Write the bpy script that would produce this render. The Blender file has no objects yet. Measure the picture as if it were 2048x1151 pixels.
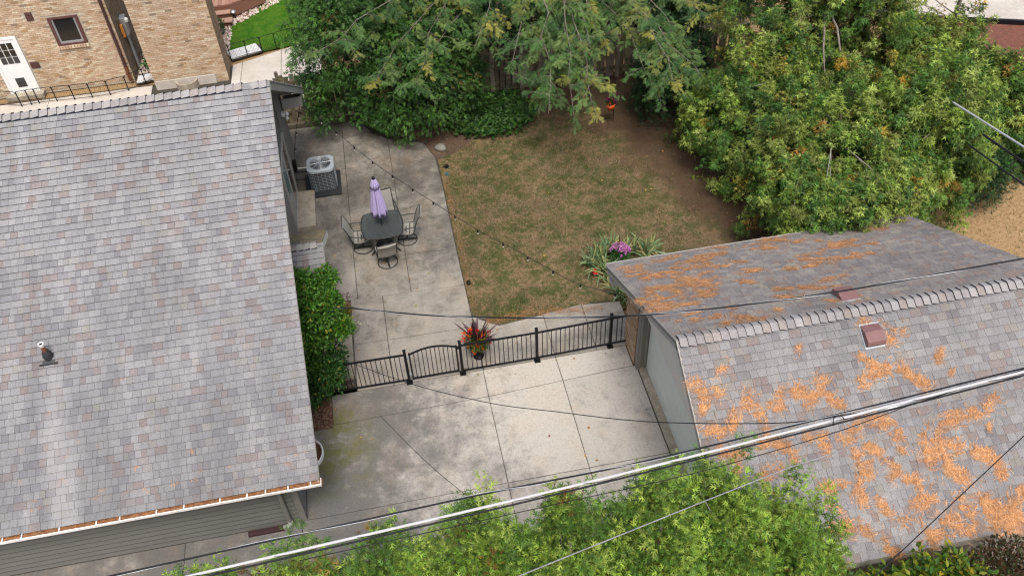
import bpy, math, random
import numpy as np
from mathutils import Vector, Matrix

random.seed(7)
rng = np.random.default_rng(7)
scene = bpy.context.scene
COL = scene.collection

# ------------------------------------------------------------------ camera
CAM_R = np.array([[0.981385, 0.159132, -0.107517], [-0.188586, 0.692679, -0.696155], [-0.036306, 0.703472, 0.709795]])
CAM_C = np.array([0.0, 0.0, 16.3])
cam = bpy.data.cameras.new('camera')
cam.sensor_width = 36.0
cam.sensor_fit = 'HORIZONTAL'
cam.lens = 30.586
cam.clip_start = 0.1
cam.clip_end = 400
cam_o = bpy.data.objects.new('camera', cam)
COL.objects.link(cam_o)
m4 = Matrix([list(CAM_R[0]) + [0.0], list(CAM_R[1]) + [0.0], list(CAM_R[2]) + [16.3], [0, 0, 0, 1]])
cam_o.matrix_world = m4
scene.camera = cam_o

# ------------------------------------------------------------------ sky, sun, exposure
SUN_EL, SUN_AZ = math.radians(62), math.radians(181)      # azimuth clockwise from +Y
world = bpy.data.worlds.new('World')
scene.world = world
world.use_nodes = True
wn = world.node_tree
for n in list(wn.nodes):
    wn.nodes.remove(n)
sky = wn.nodes.new('ShaderNodeTexSky')
sky.sky_type = 'NISHITA'
sky.sun_disc = False
sky.sun_elevation = SUN_EL
sky.sun_rotation = SUN_AZ
sky.air_density = 1.0
sky.dust_density = 6.0
sky.ozone_density = 1.0
bg = wn.nodes.new('ShaderNodeBackground')
bg.inputs['Strength'].default_value = 0.15
wo = wn.nodes.new('ShaderNodeOutputWorld')
wn.links.new(sky.outputs[0], bg.inputs[0])
wn.links.new(bg.outputs[0], wo.inputs[0])
sl = bpy.data.lights.new('sun', 'SUN')
sl.energy = 1.3
sl.angle = math.radians(13)
sl.color = (1.0, 0.985, 0.955)
so = bpy.data.objects.new('sun', sl)
COL.objects.link(so)
sd = Vector((math.sin(SUN_AZ) * math.cos(SUN_EL), math.cos(SUN_AZ) * math.cos(SUN_EL), math.sin(SUN_EL)))
so.rotation_euler = sd.to_track_quat('Z', 'Y').to_euler()
so.location = (0, 0, 30)
vs = scene.view_settings
vs.view_transform = 'Standard'
vs.look = 'None'
vs.gamma = 1.0
vs.exposure = 0.6
vs.use_curve_mapping = False
scene.cycles.use_denoising = True
scene.cycles.denoising_prefilter = 'NONE'          # keeps leaf and grit detail crisp
scene.cycles.filter_width = 1.2
scene.cycles.use_adaptive_sampling = False
scene.cycles.sample_clamp_indirect = 2.0
scene.cycles.diffuse_bounces = 3
scene.cycles.max_bounces = 6

# ------------------------------------------------------------------ helpers
def lin(h, k=1.0):
    h = h.lstrip('#')
    o = []
    for i in (0, 2, 4):
        c = int(h[i:i + 2], 16) / 255.0
        o.append(k * (c / 12.92 if c <= 0.04045 else ((c + 0.055) / 1.055) ** 2.4))
    return tuple(o)


def proj(p):
    """photo pixel of a world point; only used to rank pieces by size in view"""
    c = CAM_R.T @ (np.asarray(p, float) - CAM_C)
    return 1024 + 1740 * c[0] / -c[2], 575.5 - 1740 * c[1] / -c[2], -c[2]


def view_rank(p):
    u, v, d = proj(p)
    inside = -10 < u < 2058 and -10 < v < 1161
    return d if inside else d + 1000


def vnoise(x, y, scale, seed):
    r = np.random.default_rng(seed).random((128, 128))
    X = np.asarray(x) * scale + 1000.0
    Y = np.asarray(y) * scale + 1000.0
    xi = np.floor(X).astype(int); yi = np.floor(Y).astype(int)
    fx = X - xi; fy = Y - yi
    fx = fx * fx * (3 - 2 * fx); fy = fy * fy * (3 - 2 * fy)
    a = r[xi % 128, yi % 128]; b = r[(xi + 1) % 128, yi % 128]
    c = r[xi % 128, (yi + 1) % 128]; d = r[(xi + 1) % 128, (yi + 1) % 128]
    return (a * (1 - fx) + b * fx) * (1 - fy) + (c * (1 - fx) + d * fx) * fy


class NT:
    """small wrapper round a material's node tree"""
    def __init__(self, name):
        self.m = bpy.data.materials.new(name)
        self.m.use_nodes = True
        self.t = self.m.node_tree
        self.b = self.t.nodes['Principled BSDF']
        self.out = self.t.nodes['Material Output']

    def n(self, kind, **kw):
        n = self.t.nodes.new(kind)
        for k, v in kw.items():
            setattr(n, k, v)
        return n

    def link(self, a, b):
        self.t.links.new(a, b)

    def pos(self):
        return self.n('ShaderNodeNewGeometry').outputs['Position']

    def noise(self, scale, detail=3, rough=0.55, vec=None, stretch=None):
        x = self.n('ShaderNodeTexNoise')
        x.inputs['Scale'].default_value = scale
        x.inputs['Detail'].default_value = detail
        x.inputs['Roughness'].default_value = rough
        v = vec if vec is not None else self.pos()
        if stretch:
            mp = self.n('ShaderNodeMapping')
            mp.inputs['Scale'].default_value = stretch
            self.link(v, mp.inputs['Vector'])
            v = mp.outputs['Vector']
        self.link(v, x.inputs['Vector'])
        return x.outputs['Fac']

    def rng(self, fac, a, b, c=0.0, d=1.0):
        x = self.n('ShaderNodeMapRange')
        x.interpolation_type = 'SMOOTHSTEP' if (c, d) == (0.0, 1.0) else 'LINEAR'
        for i, v in zip(('From Min', 'From Max', 'To Min', 'To Max'), (a, b, c, d)):
            x.inputs[i].default_value = v
        self.link(fac, x.inputs['Value'])
        return x.outputs['Result']

    def math(self, op, a, b=None):
        x = self.n('ShaderNodeMath')
        x.operation = op
        for i, v in enumerate((a, b)):
            if v is None:
                continue
            if isinstance(v, (int, float)):
                x.inputs[i].default_value = v
            else:
                self.link(v, x.inputs[i])
        return x.outputs[0]

    def mix(self, fac, a, b, mode='MIX'):
        x = self.n('ShaderNodeMix')
        x.data_type = 'RGBA'
        x.blend_type = mode
        for sock, v in ((x.inputs[0], fac), (x.inputs[6], a), (x.inputs[7], b)):
            if isinstance(v, (int, float)):
                sock.default_value = v
            elif isinstance(v, tuple):
                sock.default_value = (*v[:3], 1.0)
            else:
                self.link(v, sock)
        return x.outputs[2]

    def scale(self, col, fac):
        """multiply a colour by a grey factor socket"""
        x = self.n('ShaderNodeCombineColor')
        for i in range(3):
            self.link(fac, x.inputs[i])
        return self.mix(1.0, col, x.outputs[0], 'MULTIPLY')

    def bump(self, h, strength=0.3, dist=0.01):
        x = self.n('ShaderNodeBump')
        x.inputs['Strength'].default_value = strength
        x.inputs['Distance'].default_value = dist
        self.link(h, x.inputs['Height'])
        self.link(x.outputs[0], self.b.inputs['Normal'])

    def done(self, col=None, rough=0.8, metal=0.0, spec=0.5):
        if col is not None:
            if isinstance(col, tuple):
                self.b.inputs['Base Color'].default_value = (*col[:3], 1)
            else:
                self.link(col, self.b.inputs['Base Color'])
        if isinstance(rough, (int, float)):
            self.b.inputs['Roughness'].default_value = rough
        else:
            self.link(rough, self.b.inputs['Roughness'])
        self.b.inputs['Metallic'].default_value = metal
        self.b.inputs['Specular IOR Level'].default_value = spec
        return self.m


def plain(name, col, rough=0.7, metal=0.0, wear=0.18, scale=6.0, spec=0.5, stretch=None):
    t = NT(name)
    f = t.rng(t.noise(scale, 5, 0.6, stretch=stretch), 0.25, 0.75, 1 - wear, 1 + wear)
    g = t.rng(t.noise(scale * 12, 2, stretch=stretch), 0.3, 0.7, 1 - wear * .6, 1 + wear * .6)
    c = t.scale(t.scale(col, f), g)
    return t.done(c, rough, metal, spec)


def attr_mat(name, rough=0.75, grain=80.0, amt=0.25, bump=0.0, trans=0.0, spec=0.3, patch=0.0, patch_scale=0.8, streak=0.0):
    """colour from the mesh attribute 'col', with grain; trans > 0 lets light through (leaves)"""
    t = NT(name)
    a = t.n('ShaderNodeAttribute')
    a.attribute_name = 'col'
    c = a.outputs['Color']
    if amt > 0:
        n = t.noise(grain, 2, 0.6)
        c = t.scale(c, t.rng(n, 0.3, 0.7, 1 - amt, 1 + amt))
        if bump:
            t.bump(n, bump, 0.004)
    if patch > 0:
        c = t.scale(c, t.rng(t.noise(patch_scale, 4, 0.6), 0.3, 0.7, 1 - patch, 1 + patch))
    if streak > 0:
        c = t.scale(c, t.rng(t.noise(2.2, 4, .6, stretch=(1, .12, .12)), 0.3, 0.7, 1 - streak, 1 + streak))
    t.done(c, rough, 0.0, spec)
    if trans > 0:
        tr = t.n('ShaderNodeBsdfTranslucent')
        t.link(c, tr.inputs['Color'])
        mx = t.n('ShaderNodeMixShader')
        mx.inputs[0].default_value = trans
        t.link(t.b.outputs[0], mx.inputs[1])
        t.link(tr.outputs[0], mx.inputs[2])
        t.link(mx.outputs[0], t.out.inputs['Surface'])
    return t.m


class MB:
    """collects faces, builds one mesh object"""
    def __init__(self):
        self.v, self.f, self.c, self.mi = [], [], [], []

    def poly(self, pts, col=(.5, .5, .5), mi=0):
        i = len(self.v)
        self.v += [tuple(map(float, p)) for p in pts]
        self.f.append(tuple(range(i, i + len(pts))))
        self.c.append(col); self.mi.append(mi)

    def mesh(self, vs_, fs, col=(.5, .5, .5), mi=0):
        i = len(self.v)
        self.v += [tuple(map(float, p)) for p in vs_]
        for f in fs:
            self.f.append(tuple(i + k for k in f))
            self.c.append(col); self.mi.append(mi)

    def box(self, lo, hi, col=(.5, .5, .5), mi=0, M=None):
        (a, b, c), (d, e, g) = lo, hi
        P = [(a, b, c), (d, b, c), (d, e, c), (a, e, c), (a, b, g), (d, b, g), (d, e, g), (a, e, g)]
        if M is not None:
            P = [tuple(M @ Vector(p)) for p in P]
        self.mesh(P, [(0, 3, 2, 1), (4, 5, 6, 7), (0, 1, 5, 4), (1, 2, 6, 5), (2, 3, 7, 6), (3, 0, 4, 7)], col, mi)

    def bar(self, p, q, w, h=None, col=(.5, .5, .5), mi=0, up=(0, 0, 1)):
        """rectangular bar from p to q, w across, h along up"""
        h = w if h is None else h
        p, q = Vector(p), Vector(q)
        d = (q - p).normalized()
        u = Vector(up)
        if abs(d.dot(u)) > 0.98:
            u = Vector((0, 1, 0))
        s = d.cross(u).normalized() * (w / 2)
        t = s.cross(d).normalized() * (h / 2)
        P = [p - s - t, p + s - t, p + s + t, p - s + t, q - s - t, q + s - t, q + s + t, q - s + t]
        self.mesh(P, [(0, 1, 2, 3), (7, 6, 5, 4), (0, 4, 5, 1), (1, 5, 6, 2), (2, 6, 7, 3), (3, 7, 4, 0)], col, mi)

    def tube(self, pts, r, n=6, col=(.5, .5, .5), mi=0, caps=True, closed=False):
        pts = [Vector(p) for p in pts]
        k = len(pts)
        rr = r if isinstance(r, (list, tuple)) else [r] * k
        base = len(self.v)
        prev = None
        for i, p in enumerate(pts):
            if closed:
                d = pts[(i + 1) % k] - pts[i - 1]
            else:
                d = pts[min(i + 1, k - 1)] - pts[max(i - 1, 0)]
            d.normalize()
            ref = prev if prev is not None else (Vector((0, 0, 1)) if abs(d.z) < .9 else Vector((1, 0, 0)))
            s = d.cross(ref)
            if s.length < 1e-4:
                s = d.cross(Vector((0.3, 1, 0.2)))
            s.normalize()
            t = s.cross(d).normalized()
            prev = t
            for j in range(n):
                a = 2 * math.pi * j / n
                self.v.append(tuple(p + (s * math.cos(a) + t * math.sin(a)) * rr[i]))
        rings = k if closed else k - 1
        for i in range(rings):
            i2 = (i + 1) % k
            for j in range(n):
                j2 = (j + 1) % n
                self.f.append((base + i * n + j, base + i2 * n + j, base + i2 * n + j2, base + i * n + j2))
                self.c.append(col); self.mi.append(mi)
        if caps and not closed:
            self.f.append(tuple(base + j for j in range(n)))
            self.f.append(tuple(base + (k - 1) * n + j for j in reversed(range(n))))
            self.c += [col, col]; self.mi += [mi, mi]

    def lathe(self, prof, c=(0, 0, 0), n=20, col=(.5, .5, .5), mi=0, a0=0, a1=2 * math.pi, wob=None):
        base = len(self.v)
        full = abs(a1 - a0 - 2 * math.pi) < 1e-6
        m = n if full else n + 1
        for (r, z) in prof:
            for j in range(m):
                a = a0 + (a1 - a0) * j / n
                w = wob(a, r, z) if wob else 1.0
                self.v.append((c[0] + r * w * math.cos(a), c[1] + r * w * math.sin(a), c[2] + z))
        for i in range(len(prof) - 1):
            for j in range(n):
                j2 = (j + 1) % m
                self.f.append((base + i * m + j, base + i * m + j2, base + (i + 1) * m + j2, base + (i + 1) * m + j))
                self.c.append(col); self.mi.append(mi)

    def build(self, name, mat, parent=None, smooth=False, kind=None, bevel=0.0):
        me = bpy.data.meshes.new(name)
        me.from_pydata(self.v, [], self.f)
        mats = mat if isinstance(mat, (list, tuple)) else [mat]
        for m in mats:
            me.materials.append(m)
        if any(self.mi):
            me.polygons.foreach_set('material_index', self.mi)
        at = me.attributes.new('col', 'FLOAT_COLOR', 'CORNER')
        cc = np.ones((len(me.loops), 4), np.float32)
        k = 0
        for f, c in zip(self.f, self.c):
            cc[k:k + len(f), :3] = c
            k += len(f)
        at.data.foreach_set('color', cc.ravel())
        if smooth:
            me.polygons.foreach_set('use_smooth', [True] * len(self.f))
        me.update()
        return obj(name, me, parent, kind, bevel)


def obj(name, me, parent=None, kind=None, bevel=0.0):
    o = bpy.data.objects.new(name, me)
    COL.objects.link(o)
    if parent is not None:
        o.parent = parent
        if parent.parent is None:
            o.location = -parent.location
    if kind:
        o['kind'] = kind
    if bevel:
        b = o.modifiers.new('edge', 'BEVEL')
        b.width = bevel
        b.segments = 2
        b.limit_method = 'ANGLE'
    return o


def tag(o, label, cat, group=None):
    o['label'] = label
    o['category'] = cat
    if group:
        o['group'] = group
    return o


def thing(name, label, cat, loc=(0, 0, 0), group=None):
    o = bpy.data.objects.new(name, None)
    COL.objects.link(o)
    o.empty_display_size = 0.1
    o.location = loc
    return tag(o, label, cat, group)


def struct(o):
    o['kind'] = 'structure'
    return o


def copy_tree(o, parent=None):
    c = o.copy()
    COL.objects.link(c)
    if parent is not None:
        c.parent = parent
    for ch in list(o.children):
        copy_tree(ch, c)
    return c


def mesh_np(name, V, T, C, mat, parent=None, kind=None):
    """V (n,3) verts, T (m,3) triangles, C (n,3) colours"""
    me = bpy.data.meshes.new(name)
    n, m = len(V), len(T)
    me.vertices.add(n)
    me.vertices.foreach_set('co', np.ascontiguousarray(V, np.float32).ravel())
    me.loops.add(m * 3)
    me.loops.foreach_set('vertex_index', np.ascontiguousarray(T, np.int32).ravel())
    me.polygons.add(m)
    me.polygons.foreach_set('loop_start', np.arange(0, m * 3, 3, dtype=np.int32))
    me.polygons.foreach_set('loop_total', np.full(m, 3, np.int32))
    at = me.attributes.new('col', 'FLOAT_COLOR', 'POINT')
    at.data.foreach_set('color', np.ascontiguousarray(np.c_[C, np.ones(n)], np.float32).ravel())
    me.materials.append(mat)
    me.update(calc_edges=True)
    me.validate()
    return obj(name, me, parent, kind)


def norm(a):
    return a / np.maximum(np.linalg.norm(a, axis=-1, keepdims=True), 1e-9)


def scatter(P, D, N, S, tv, tt, C, var=0.0):
    """place template (tv verts with y = growth axis, z = face normal; tt tris) at P, growing along D, facing N, size S, colour C"""
    Y = norm(D)
    X = norm(np.cross(Y, N))
    Z = np.cross(X, Y)
    k = len(tv)
    V = P[:, None, :] + S[:, None, None] * (tv[None, :, 0:1] * X[:, None] + tv[None, :, 1:2] * Y[:, None] + tv[None, :, 2:3] * Z[:, None])
    T = (np.arange(len(P))[:, None, None] * k + tt[None]).reshape(-1, 3)
    Cv = np.repeat(C[:, None, :], k, axis=1)
    if var > 0 and k % 3 == 0:          # each blade a little lighter or darker than the next
        f = rng.uniform(1 - var, 1 + var, (len(P), k // 3, 1, 1))
        Cv = (Cv.reshape(len(P), k // 3, 3, 3) * f).reshape(len(P), k, 3)
    return V.reshape(-1, 3), T, Cv.reshape(-1, 3)


def merge(parts):
    V, T, C, o = [], [], [], 0
    for v, t, c in parts:
        V.append(v); T.append(t + o); C.append(c); o += len(v)
    return np.concatenate(V), np.concatenate(T), np.concatenate(C)


def T_blades(blades):
    """template from slender triangles: (base xyz, tip xyz, width)"""
    v, t = [], []
    for b, e, w in blades:
        b, e = np.array(b, float), np.array(e, float)
        d = e - b
        s = np.array([d[1], -d[0], 0.0])
        s = s / (np.linalg.norm(s) + 1e-9) * w / 2
        i = len(v)
        m = b + d * .3
        v += [m + s, e, m - s * .6 - d * .3]
        t += [(i, i + 1, i + 2)]
    return np.array(v), np.array(t)


def fan_template(pairs=4, w=.13, droop=.18, spread=.75, jag=.0):
    bl = [((0, 0, 0), (0, 1, -droop), w)]
    for i in range(pairs):
        y = .08 + .75 * i / pairs
        L = .55 * (1 - .5 * i / pairs)
        for s in (-1, 1):
            bl.append(((0, y, -droop * y * y), (s * L * spread, y + L * .75, -droop * (y + .4) ** 2 - .05 * L), w * .95))
    return T_blades(bl)


def frond_template(pairs=5, w=.07, droop=.2):
    """flat feathery spray: side twigs that branch again"""
    bl = [((0, 0, 0), (0, 1, -droop), w)]
    for i in range(pairs):
        y = .06 + .8 * i / pairs
        L = .56 * (1 - .55 * i / pairs)
        for s in (-1, 1):
            z0 = -droop * y * y
            ex, ey = s * L * .74, y + L * .68
            bl.append(((0, y, z0), (ex, ey, z0 - .12 * L), w))
            bl.append(((ex * .4, y + L * .27, z0 - .03), (ex * .5, y + L * .78, z0 - .06), w * .9))
            bl.append(((ex * .4, y + L * .27, z0 - .03), (ex * 1.02, y + L * .36, z0 - .08), w * .9))
    return T_blades(bl)


def pinnate_template(pairs=7):
    bl = [((0, 0, 0), (0, 1, -.15), .02)]
    for i in range(pairs):
        y = .12 + .82 * i / pairs
        for s in (-1, 1):
            bl.append(((0, y, -.15 * y * y), (s * .24, y + .1, -.15 * y * y - .03), .125))
    return T_blades(bl)


LEAF = (np.array([(0, 0, 0), (.24, .45, .05), (0, 1, -.08), (-.24, .45, .05), (0, .45, -.03)], float), np.array([(0, 1, 4), (1, 2, 4), (2, 3, 4), (3, 0, 4)]))
BLADE = (np.array([(-.5, 0, 0), (.5, 0, 0), (0, 1, 0)], float), np.array([(0, 1, 2)]))

# ------------------------------------------------------------------ materials
def concrete(name, light, dark, x_dark=None, moss=False, scale=1.0, bias=0.0, y_dark=None):
    t = NT(name)
    p = t.pos()
    sep = t.n('ShaderNodeSeparateXYZ')
    t.link(p, sep.inputs[0])
    big = t.noise(.55 * scale, 6, .62)
    mid = t.noise(2.6 * scale, 6, .68)
    f = t.math('ADD', t.math('MULTIPLY', big, 1.3), t.math('MULTIPLY', mid, 1.0))
    f = t.math('SUBTRACT', f, 1.14 - bias)                       # about -0.3 .. 0.3
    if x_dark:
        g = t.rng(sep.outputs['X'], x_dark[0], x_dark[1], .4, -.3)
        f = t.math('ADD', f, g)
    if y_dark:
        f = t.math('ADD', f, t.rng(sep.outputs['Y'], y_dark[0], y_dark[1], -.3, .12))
    m = t.rng(f, -.34, .44)
    c = t.mix(m, light, dark)
    # pale scuffs
    sc = t.rng(t.noise(1.5 * scale, 7, .72, stretch=(1, 1.7, 1)), .58, .74)
    c = t.mix(t.math('MULTIPLY', sc, .38), c, tuple(min(.6, k * 1.15) for k in light))
    if moss:
        mo = t.rng(t.noise(1.3, 6, .65), .36, .58)
        mx = t.rng(sep.outputs['X'], -1.0, -2.3)
        my = t.math('MULTIPLY', t.rng(sep.outputs['Y'], 10.4, 11.4), t.rng(sep.outputs['Y'], 13.4, 12.6))
        c = t.mix(t.math('MULTIPLY', t.math('MULTIPLY', mo, mx), t.math('MULTIPLY', my, .85)), c, lin('#66682e', .8))
    wm = t.rng(t.noise(1.1 * scale, 5, .65, stretch=(1.3, .8, 1)), .45, .68)
    c = t.mix(t.math('MULTIPLY', wm, .28), c, t.mix(.5, c, lin('#b08f6e', .9)))
    st = t.rng(t.noise(7.5 * scale, 8, .8), .46, .62)
    sm = t.rng(f, -.35, .25)
    c = t.mix(t.math('MULTIPLY', st, t.math('ADD', t.math('MULTIPLY', sm, .62), .1)), c, dark)
    # aggregate speckle
    sp = t.noise(55, 3, .7)
    c = t.scale(c, t.rng(sp, .3, .72, .86, 1.13))
    c = t.scale(c, t.rng(t.noise(21, 5, .75), .3, .7, .8, 1.18))
    # fine cracks and rust freckles
    ru = t.rng(t.noise(3.1, 6, .75, stretch=(1.4, 1, 1)), .68, .8)
    c = t.mix(t.math('MULTIPLY', ru, .3), c, lin('#8a5a3a'))
    oi = t.n('ShaderNodeObjectInfo')
    c = t.scale(c, t.rng(oi.outputs['Random'], 0, 1, .92, 1.06))
    t.bump(sp, .25, .004)
    return t.done(c, .88, 0, .3)


M = {}
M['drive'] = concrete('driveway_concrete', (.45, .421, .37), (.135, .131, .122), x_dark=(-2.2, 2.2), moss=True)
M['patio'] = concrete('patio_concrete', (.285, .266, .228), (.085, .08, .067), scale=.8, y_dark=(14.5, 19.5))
M['walk'] = concrete('walk_concrete', (.36, .335, .285), (.17, .16, .135), scale=1.2)
M['neigh'] = concrete('pale_concrete', (.52, .485, .43), (.4, .37, .32), scale=1.5)
M['step'] = concrete('step_concrete', (.42, .38, .31), (.22, .2, .14), scale=2)
M['joint'] = plain('joint_dirt', (.045, .04, .03), .95)
M['shingle'] = attr_mat('asphalt_shingle', .92, 90, .42, .4, patch=.1, patch_scale=.6, streak=.1)
M['shingle_house'] = attr_mat('weathered_shingle', .92, 90, .42, .4, patch=.1, patch_scale=.6, streak=.13)
_t = M['shingle_house'].node_tree
_w = NT.__new__(NT)
_w.m, _w.t, _w.b = M['shingle_house'], _t, _t.nodes['Principled BSDF']
_src = _w.b.inputs['Base Color'].links[0].from_socket
_sp = _w.n('ShaderNodeSeparateXYZ')
_w.link(_w.pos(), _sp.inputs[0])
# pale wash mark running down from the vent pipe, and dark streaks that grow towards the eave
_dx = _w.math('ABSOLUTE', _w.math('ADD', _sp.outputs['X'], 7.05))
_wash = _w.math('MULTIPLY', _w.rng(_dx, .42, .05), _w.math('MULTIPLY', _w.rng(_sp.outputs['Y'], 12.35, 12.1), _w.rng(_w.noise(3, 4, .6, stretch=(1, .2, .2)), .25, .6)))
_dark_streak = _w.math('MULTIPLY', _w.rng(_w.noise(1.3, 5, .65, stretch=(1, .22, .22)), .36, .64), _w.rng(_sp.outputs['Y'], 15.5, 9.8))
_c = _w.mix(_w.math('MULTIPLY', _dark_streak, .42), _src, (.105, .108, .118))
_c = _w.mix(_w.math('MULTIPLY', _wash, .35), _c, (.34, .335, .33))
_w.link(_c, _w.b.inputs['Base Color'])
M['brick'] = attr_mat('brick_clay', .9, 40, .22, .3, patch=.12, patch_scale=1.1)
M['mortar'] = plain('mortar', (.42, .37, .29), .95, wear=.15)
M['siding'] = plain('grey_siding', lin('#7a7973', .7), .75, wear=.07, scale=3, stretch=(.5, .5, 2))
M['siding_e'] = plain('grey_siding_rough', lin('#85837c', .75), .85, wear=.2, scale=5, stretch=(1, 1, .15))
M['trim'] = plain('grey_trim', lin('#a5a39b', .8), .6, wear=.08)
M['gable'] = plain('gable_paint', lin('#c3c2b8', 1.05), .65, wear=.06, scale=2)
M['garage_door'] = plain('garage_door_paint', lin('#bfc6bd', 1.12), .5, wear=.07, scale=1.2)
M['white'] = plain('white_paint', (.78, .78, .77), .45, wear=.05)
M['white_dirty'] = plain('weathered_white', (.62, .62, .6), .6, wear=.15)
M['soffit'] = plain('soffit_paint', lin('#8d8b84', .7), .8, wear=.05)
M['black'] = plain('black_metal', (.006, .006, .0075), .5, .0, wear=.1, spec=.22)
M['blackrub'] = plain('black_rubber', (.02, .022, .025), .6, wear=.15)
M['galv'] = plain('galvanised', (.42, .45, .48), .4, .6, wear=.12)
M['acgrey'] = plain('condenser_paint', lin('#a9b3b8', .9), .45, .2, wear=.08)
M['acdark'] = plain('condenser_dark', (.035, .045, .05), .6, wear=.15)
M['acfin'] = plain('condenser_fin', (.02, .022, .026), .5, .5, wear=.2, scale=30)
M['copper'] = plain('rusty_pipe', lin('#7a4a30'), .6, .3, wear=.3, scale=20)
M['maroon'] = plain('maroon_metal', lin('#7c5a58', .9), .5, .1, wear=.14, scale=8)
M['maroon_d'] = plain('maroon_plastic', lin('#3c2226', .9), .55, wear=.15)
M['brownmetal'] = plain('brown_downspout', lin('#4a3230'), .5, .1, wear=.15)
M['frame_brown'] = plain('brown_frame', lin('#5f3d39', .85), .6, wear=.1)
M['chair_frame'] = plain('chair_frame', (.04, .042, .04), .45, .4, wear=.1)
M['sling'] = plain('sling_fabric', lin('#97958d', .8), .85, wear=.12, scale=60)
M['canopy'] = plain('lilac_canopy', lin('#ab9fca', .9), .9, wear=.1, scale=12)
M['fence'] = attr_mat('weathered_wood', .9, 30, .3, .3, patch=.3, patch_scale=1.6)
M['deck'] = attr_mat('deck_board', .75, 25, .15, .1)
M['soil'] = plain('soil', lin('#5e4b3a', .75), .97, wear=.35, scale=2.5)
M['redsoil'] = plain('red_bark', lin('#7a4c3c', .7), .95, wear=.4, scale=9)
M['mulch'] = attr_mat('mulch', .95, 60, .35)
M['gravel'] = attr_mat('gravel', .9, 30, .2)
M['leaf'] = attr_mat('foliage', .55, 9, .16, 0, .25, .35)
M['needle'] = attr_mat('fallen_needle', .85, 6, .1, 0, 0, .3, .12)
M['bark'] = plain('bark', (.16, .135, .11), .95, wear=.35, scale=9, stretch=(1, 1, .3))
M['twig'] = plain('grey_twig', (.27, .24, .2), .9, wear=.2, scale=10)
M['petal'] = attr_mat('petals', .6, 20, .12, 0, .3, .3)
M['cable'] = plain('black_cable', (.012, .013, .016), .6, wear=.1, spec=.2)
M['cable_w'] = plain('bare_aluminium_cable', (.42, .43, .44), .85, 0.0, wear=.06)
M['wire_grey'] = plain('dull_wire', (.2, .205, .21), .7, wear=.3, scale=3)
M['bulb'] = plain('bulb_glass', (.42, .4, .36), .15, wear=.03)
M['stone'] = plain('stone', (.17, .17, .14), .9, wear=.3, scale=7)
M['orange'] = plain('orange_pot', lin('#d4571c', .8), .5)
M['amber'] = plain('amber_paint', lin('#c8863a', .8), .6)
M['red'] = plain('red_paint', lin('#c0281c', .9), .5)
M['teal'] = plain('teal_plastic', lin('#2f6a72', .7), .5)
M['board'] = attr_mat('bare_mulch_wood', .9, 20, .2)


def glass(name, col, rough=.06):
    t = NT(name)
    n = t.noise(1.2, 2)
    c = t.scale(col, t.rng(n, .3, .7, .8, 1.2))
    m = t.done(c, rough, 0, .8)
    t.b.inputs['Coat Weight'].default_value = .4
    return m


M['glass_dark'] = glass('dark_glass', (.012, .014, .016))
M['glass_teal'] = glass('teal_screen', lin('#7f9896', .75), .25)


def clear_glass(name):
    t = NT(name)
    t.b.inputs['Base Color'].default_value = (.12, .14, .135, 1)
    t.b.inputs['Roughness'].default_value = .22
    t.b.inputs['Transmission Weight'].default_value = .6
    t.b.inputs['IOR'].default_value = 1.3
    t.b.inputs['Alpha'].default_value = .75
    return t.m


M['table_glass'] = clear_glass('smoked_glass')


def lawn_mat(name, tones, green, g_lo, g_hi, bare=None, shaded_dirt=False):
    t = NT(name)
    a = t.noise(2.0, 7, .72)
    b = t.noise(9, 5, .75)
    c = t.mix(t.rng(b, .3, .7), tones[0], tones[1])
    c = t.mix(t.rng(t.math('ADD', t.math('MULTIPLY', a, .7), t.math('MULTIPLY', b, .3)), g_lo, g_hi), c, green)
    if bare:
        c = t.mix(t.rng(t.noise(.45, 4, .6), .56, .7), c, bare)
    if shaded_dirt:                                   # bare soil along trees and back fence, tree shade painted into its colour
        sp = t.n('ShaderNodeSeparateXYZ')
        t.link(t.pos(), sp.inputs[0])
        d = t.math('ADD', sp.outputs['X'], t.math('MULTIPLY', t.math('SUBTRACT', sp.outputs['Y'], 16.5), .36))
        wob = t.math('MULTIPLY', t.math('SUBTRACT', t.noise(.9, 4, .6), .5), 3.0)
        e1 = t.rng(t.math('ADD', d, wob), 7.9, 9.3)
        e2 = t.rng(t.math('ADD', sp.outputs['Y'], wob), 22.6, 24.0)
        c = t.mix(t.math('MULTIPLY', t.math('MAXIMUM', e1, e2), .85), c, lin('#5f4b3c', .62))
    f = t.noise(70, 2, .7)
    c = t.scale(c, t.rng(f, .3, .7, .7, 1.3))
    t.bump(f, .5, .02)
    return t.done(c, .95, 0, .15)


M['dry'] = lawn_mat('dry_lawn', (lin('#9c8565', .6), lin('#7f6c4e', .58)), lin('#5c6338', .56), .43, .58, lin('#86735e', .58), shaded_dirt=True)
M['tan'] = lawn_mat('parched_grass', (lin('#bfa27a', .66), lin('#a58860', .64)), lin('#7c7648', .6), .56, .7)
M['green'] = lawn_mat('green_lawn', (lin('#4f8a1c', .55), lin('#6a8a2c', .55)), lin('#3f7a14', .5), .45, .6)

# ------------------------------------------------------------------ ground and pavements
def sheet(name, poly, z, mat, thick=.05):
    b = MB()
    n = len(poly)
    b.poly([(x, y, z) for x, y in poly])
    for i in range(n):
        p, q = poly[i], poly[(i + 1) % n]
        b.poly([(p[0], p[1], z - thick), (q[0], q[1], z - thick), (q[0], q[1], z), (p[0], p[1], z)])
    return struct(b.build(name, mat))


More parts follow.
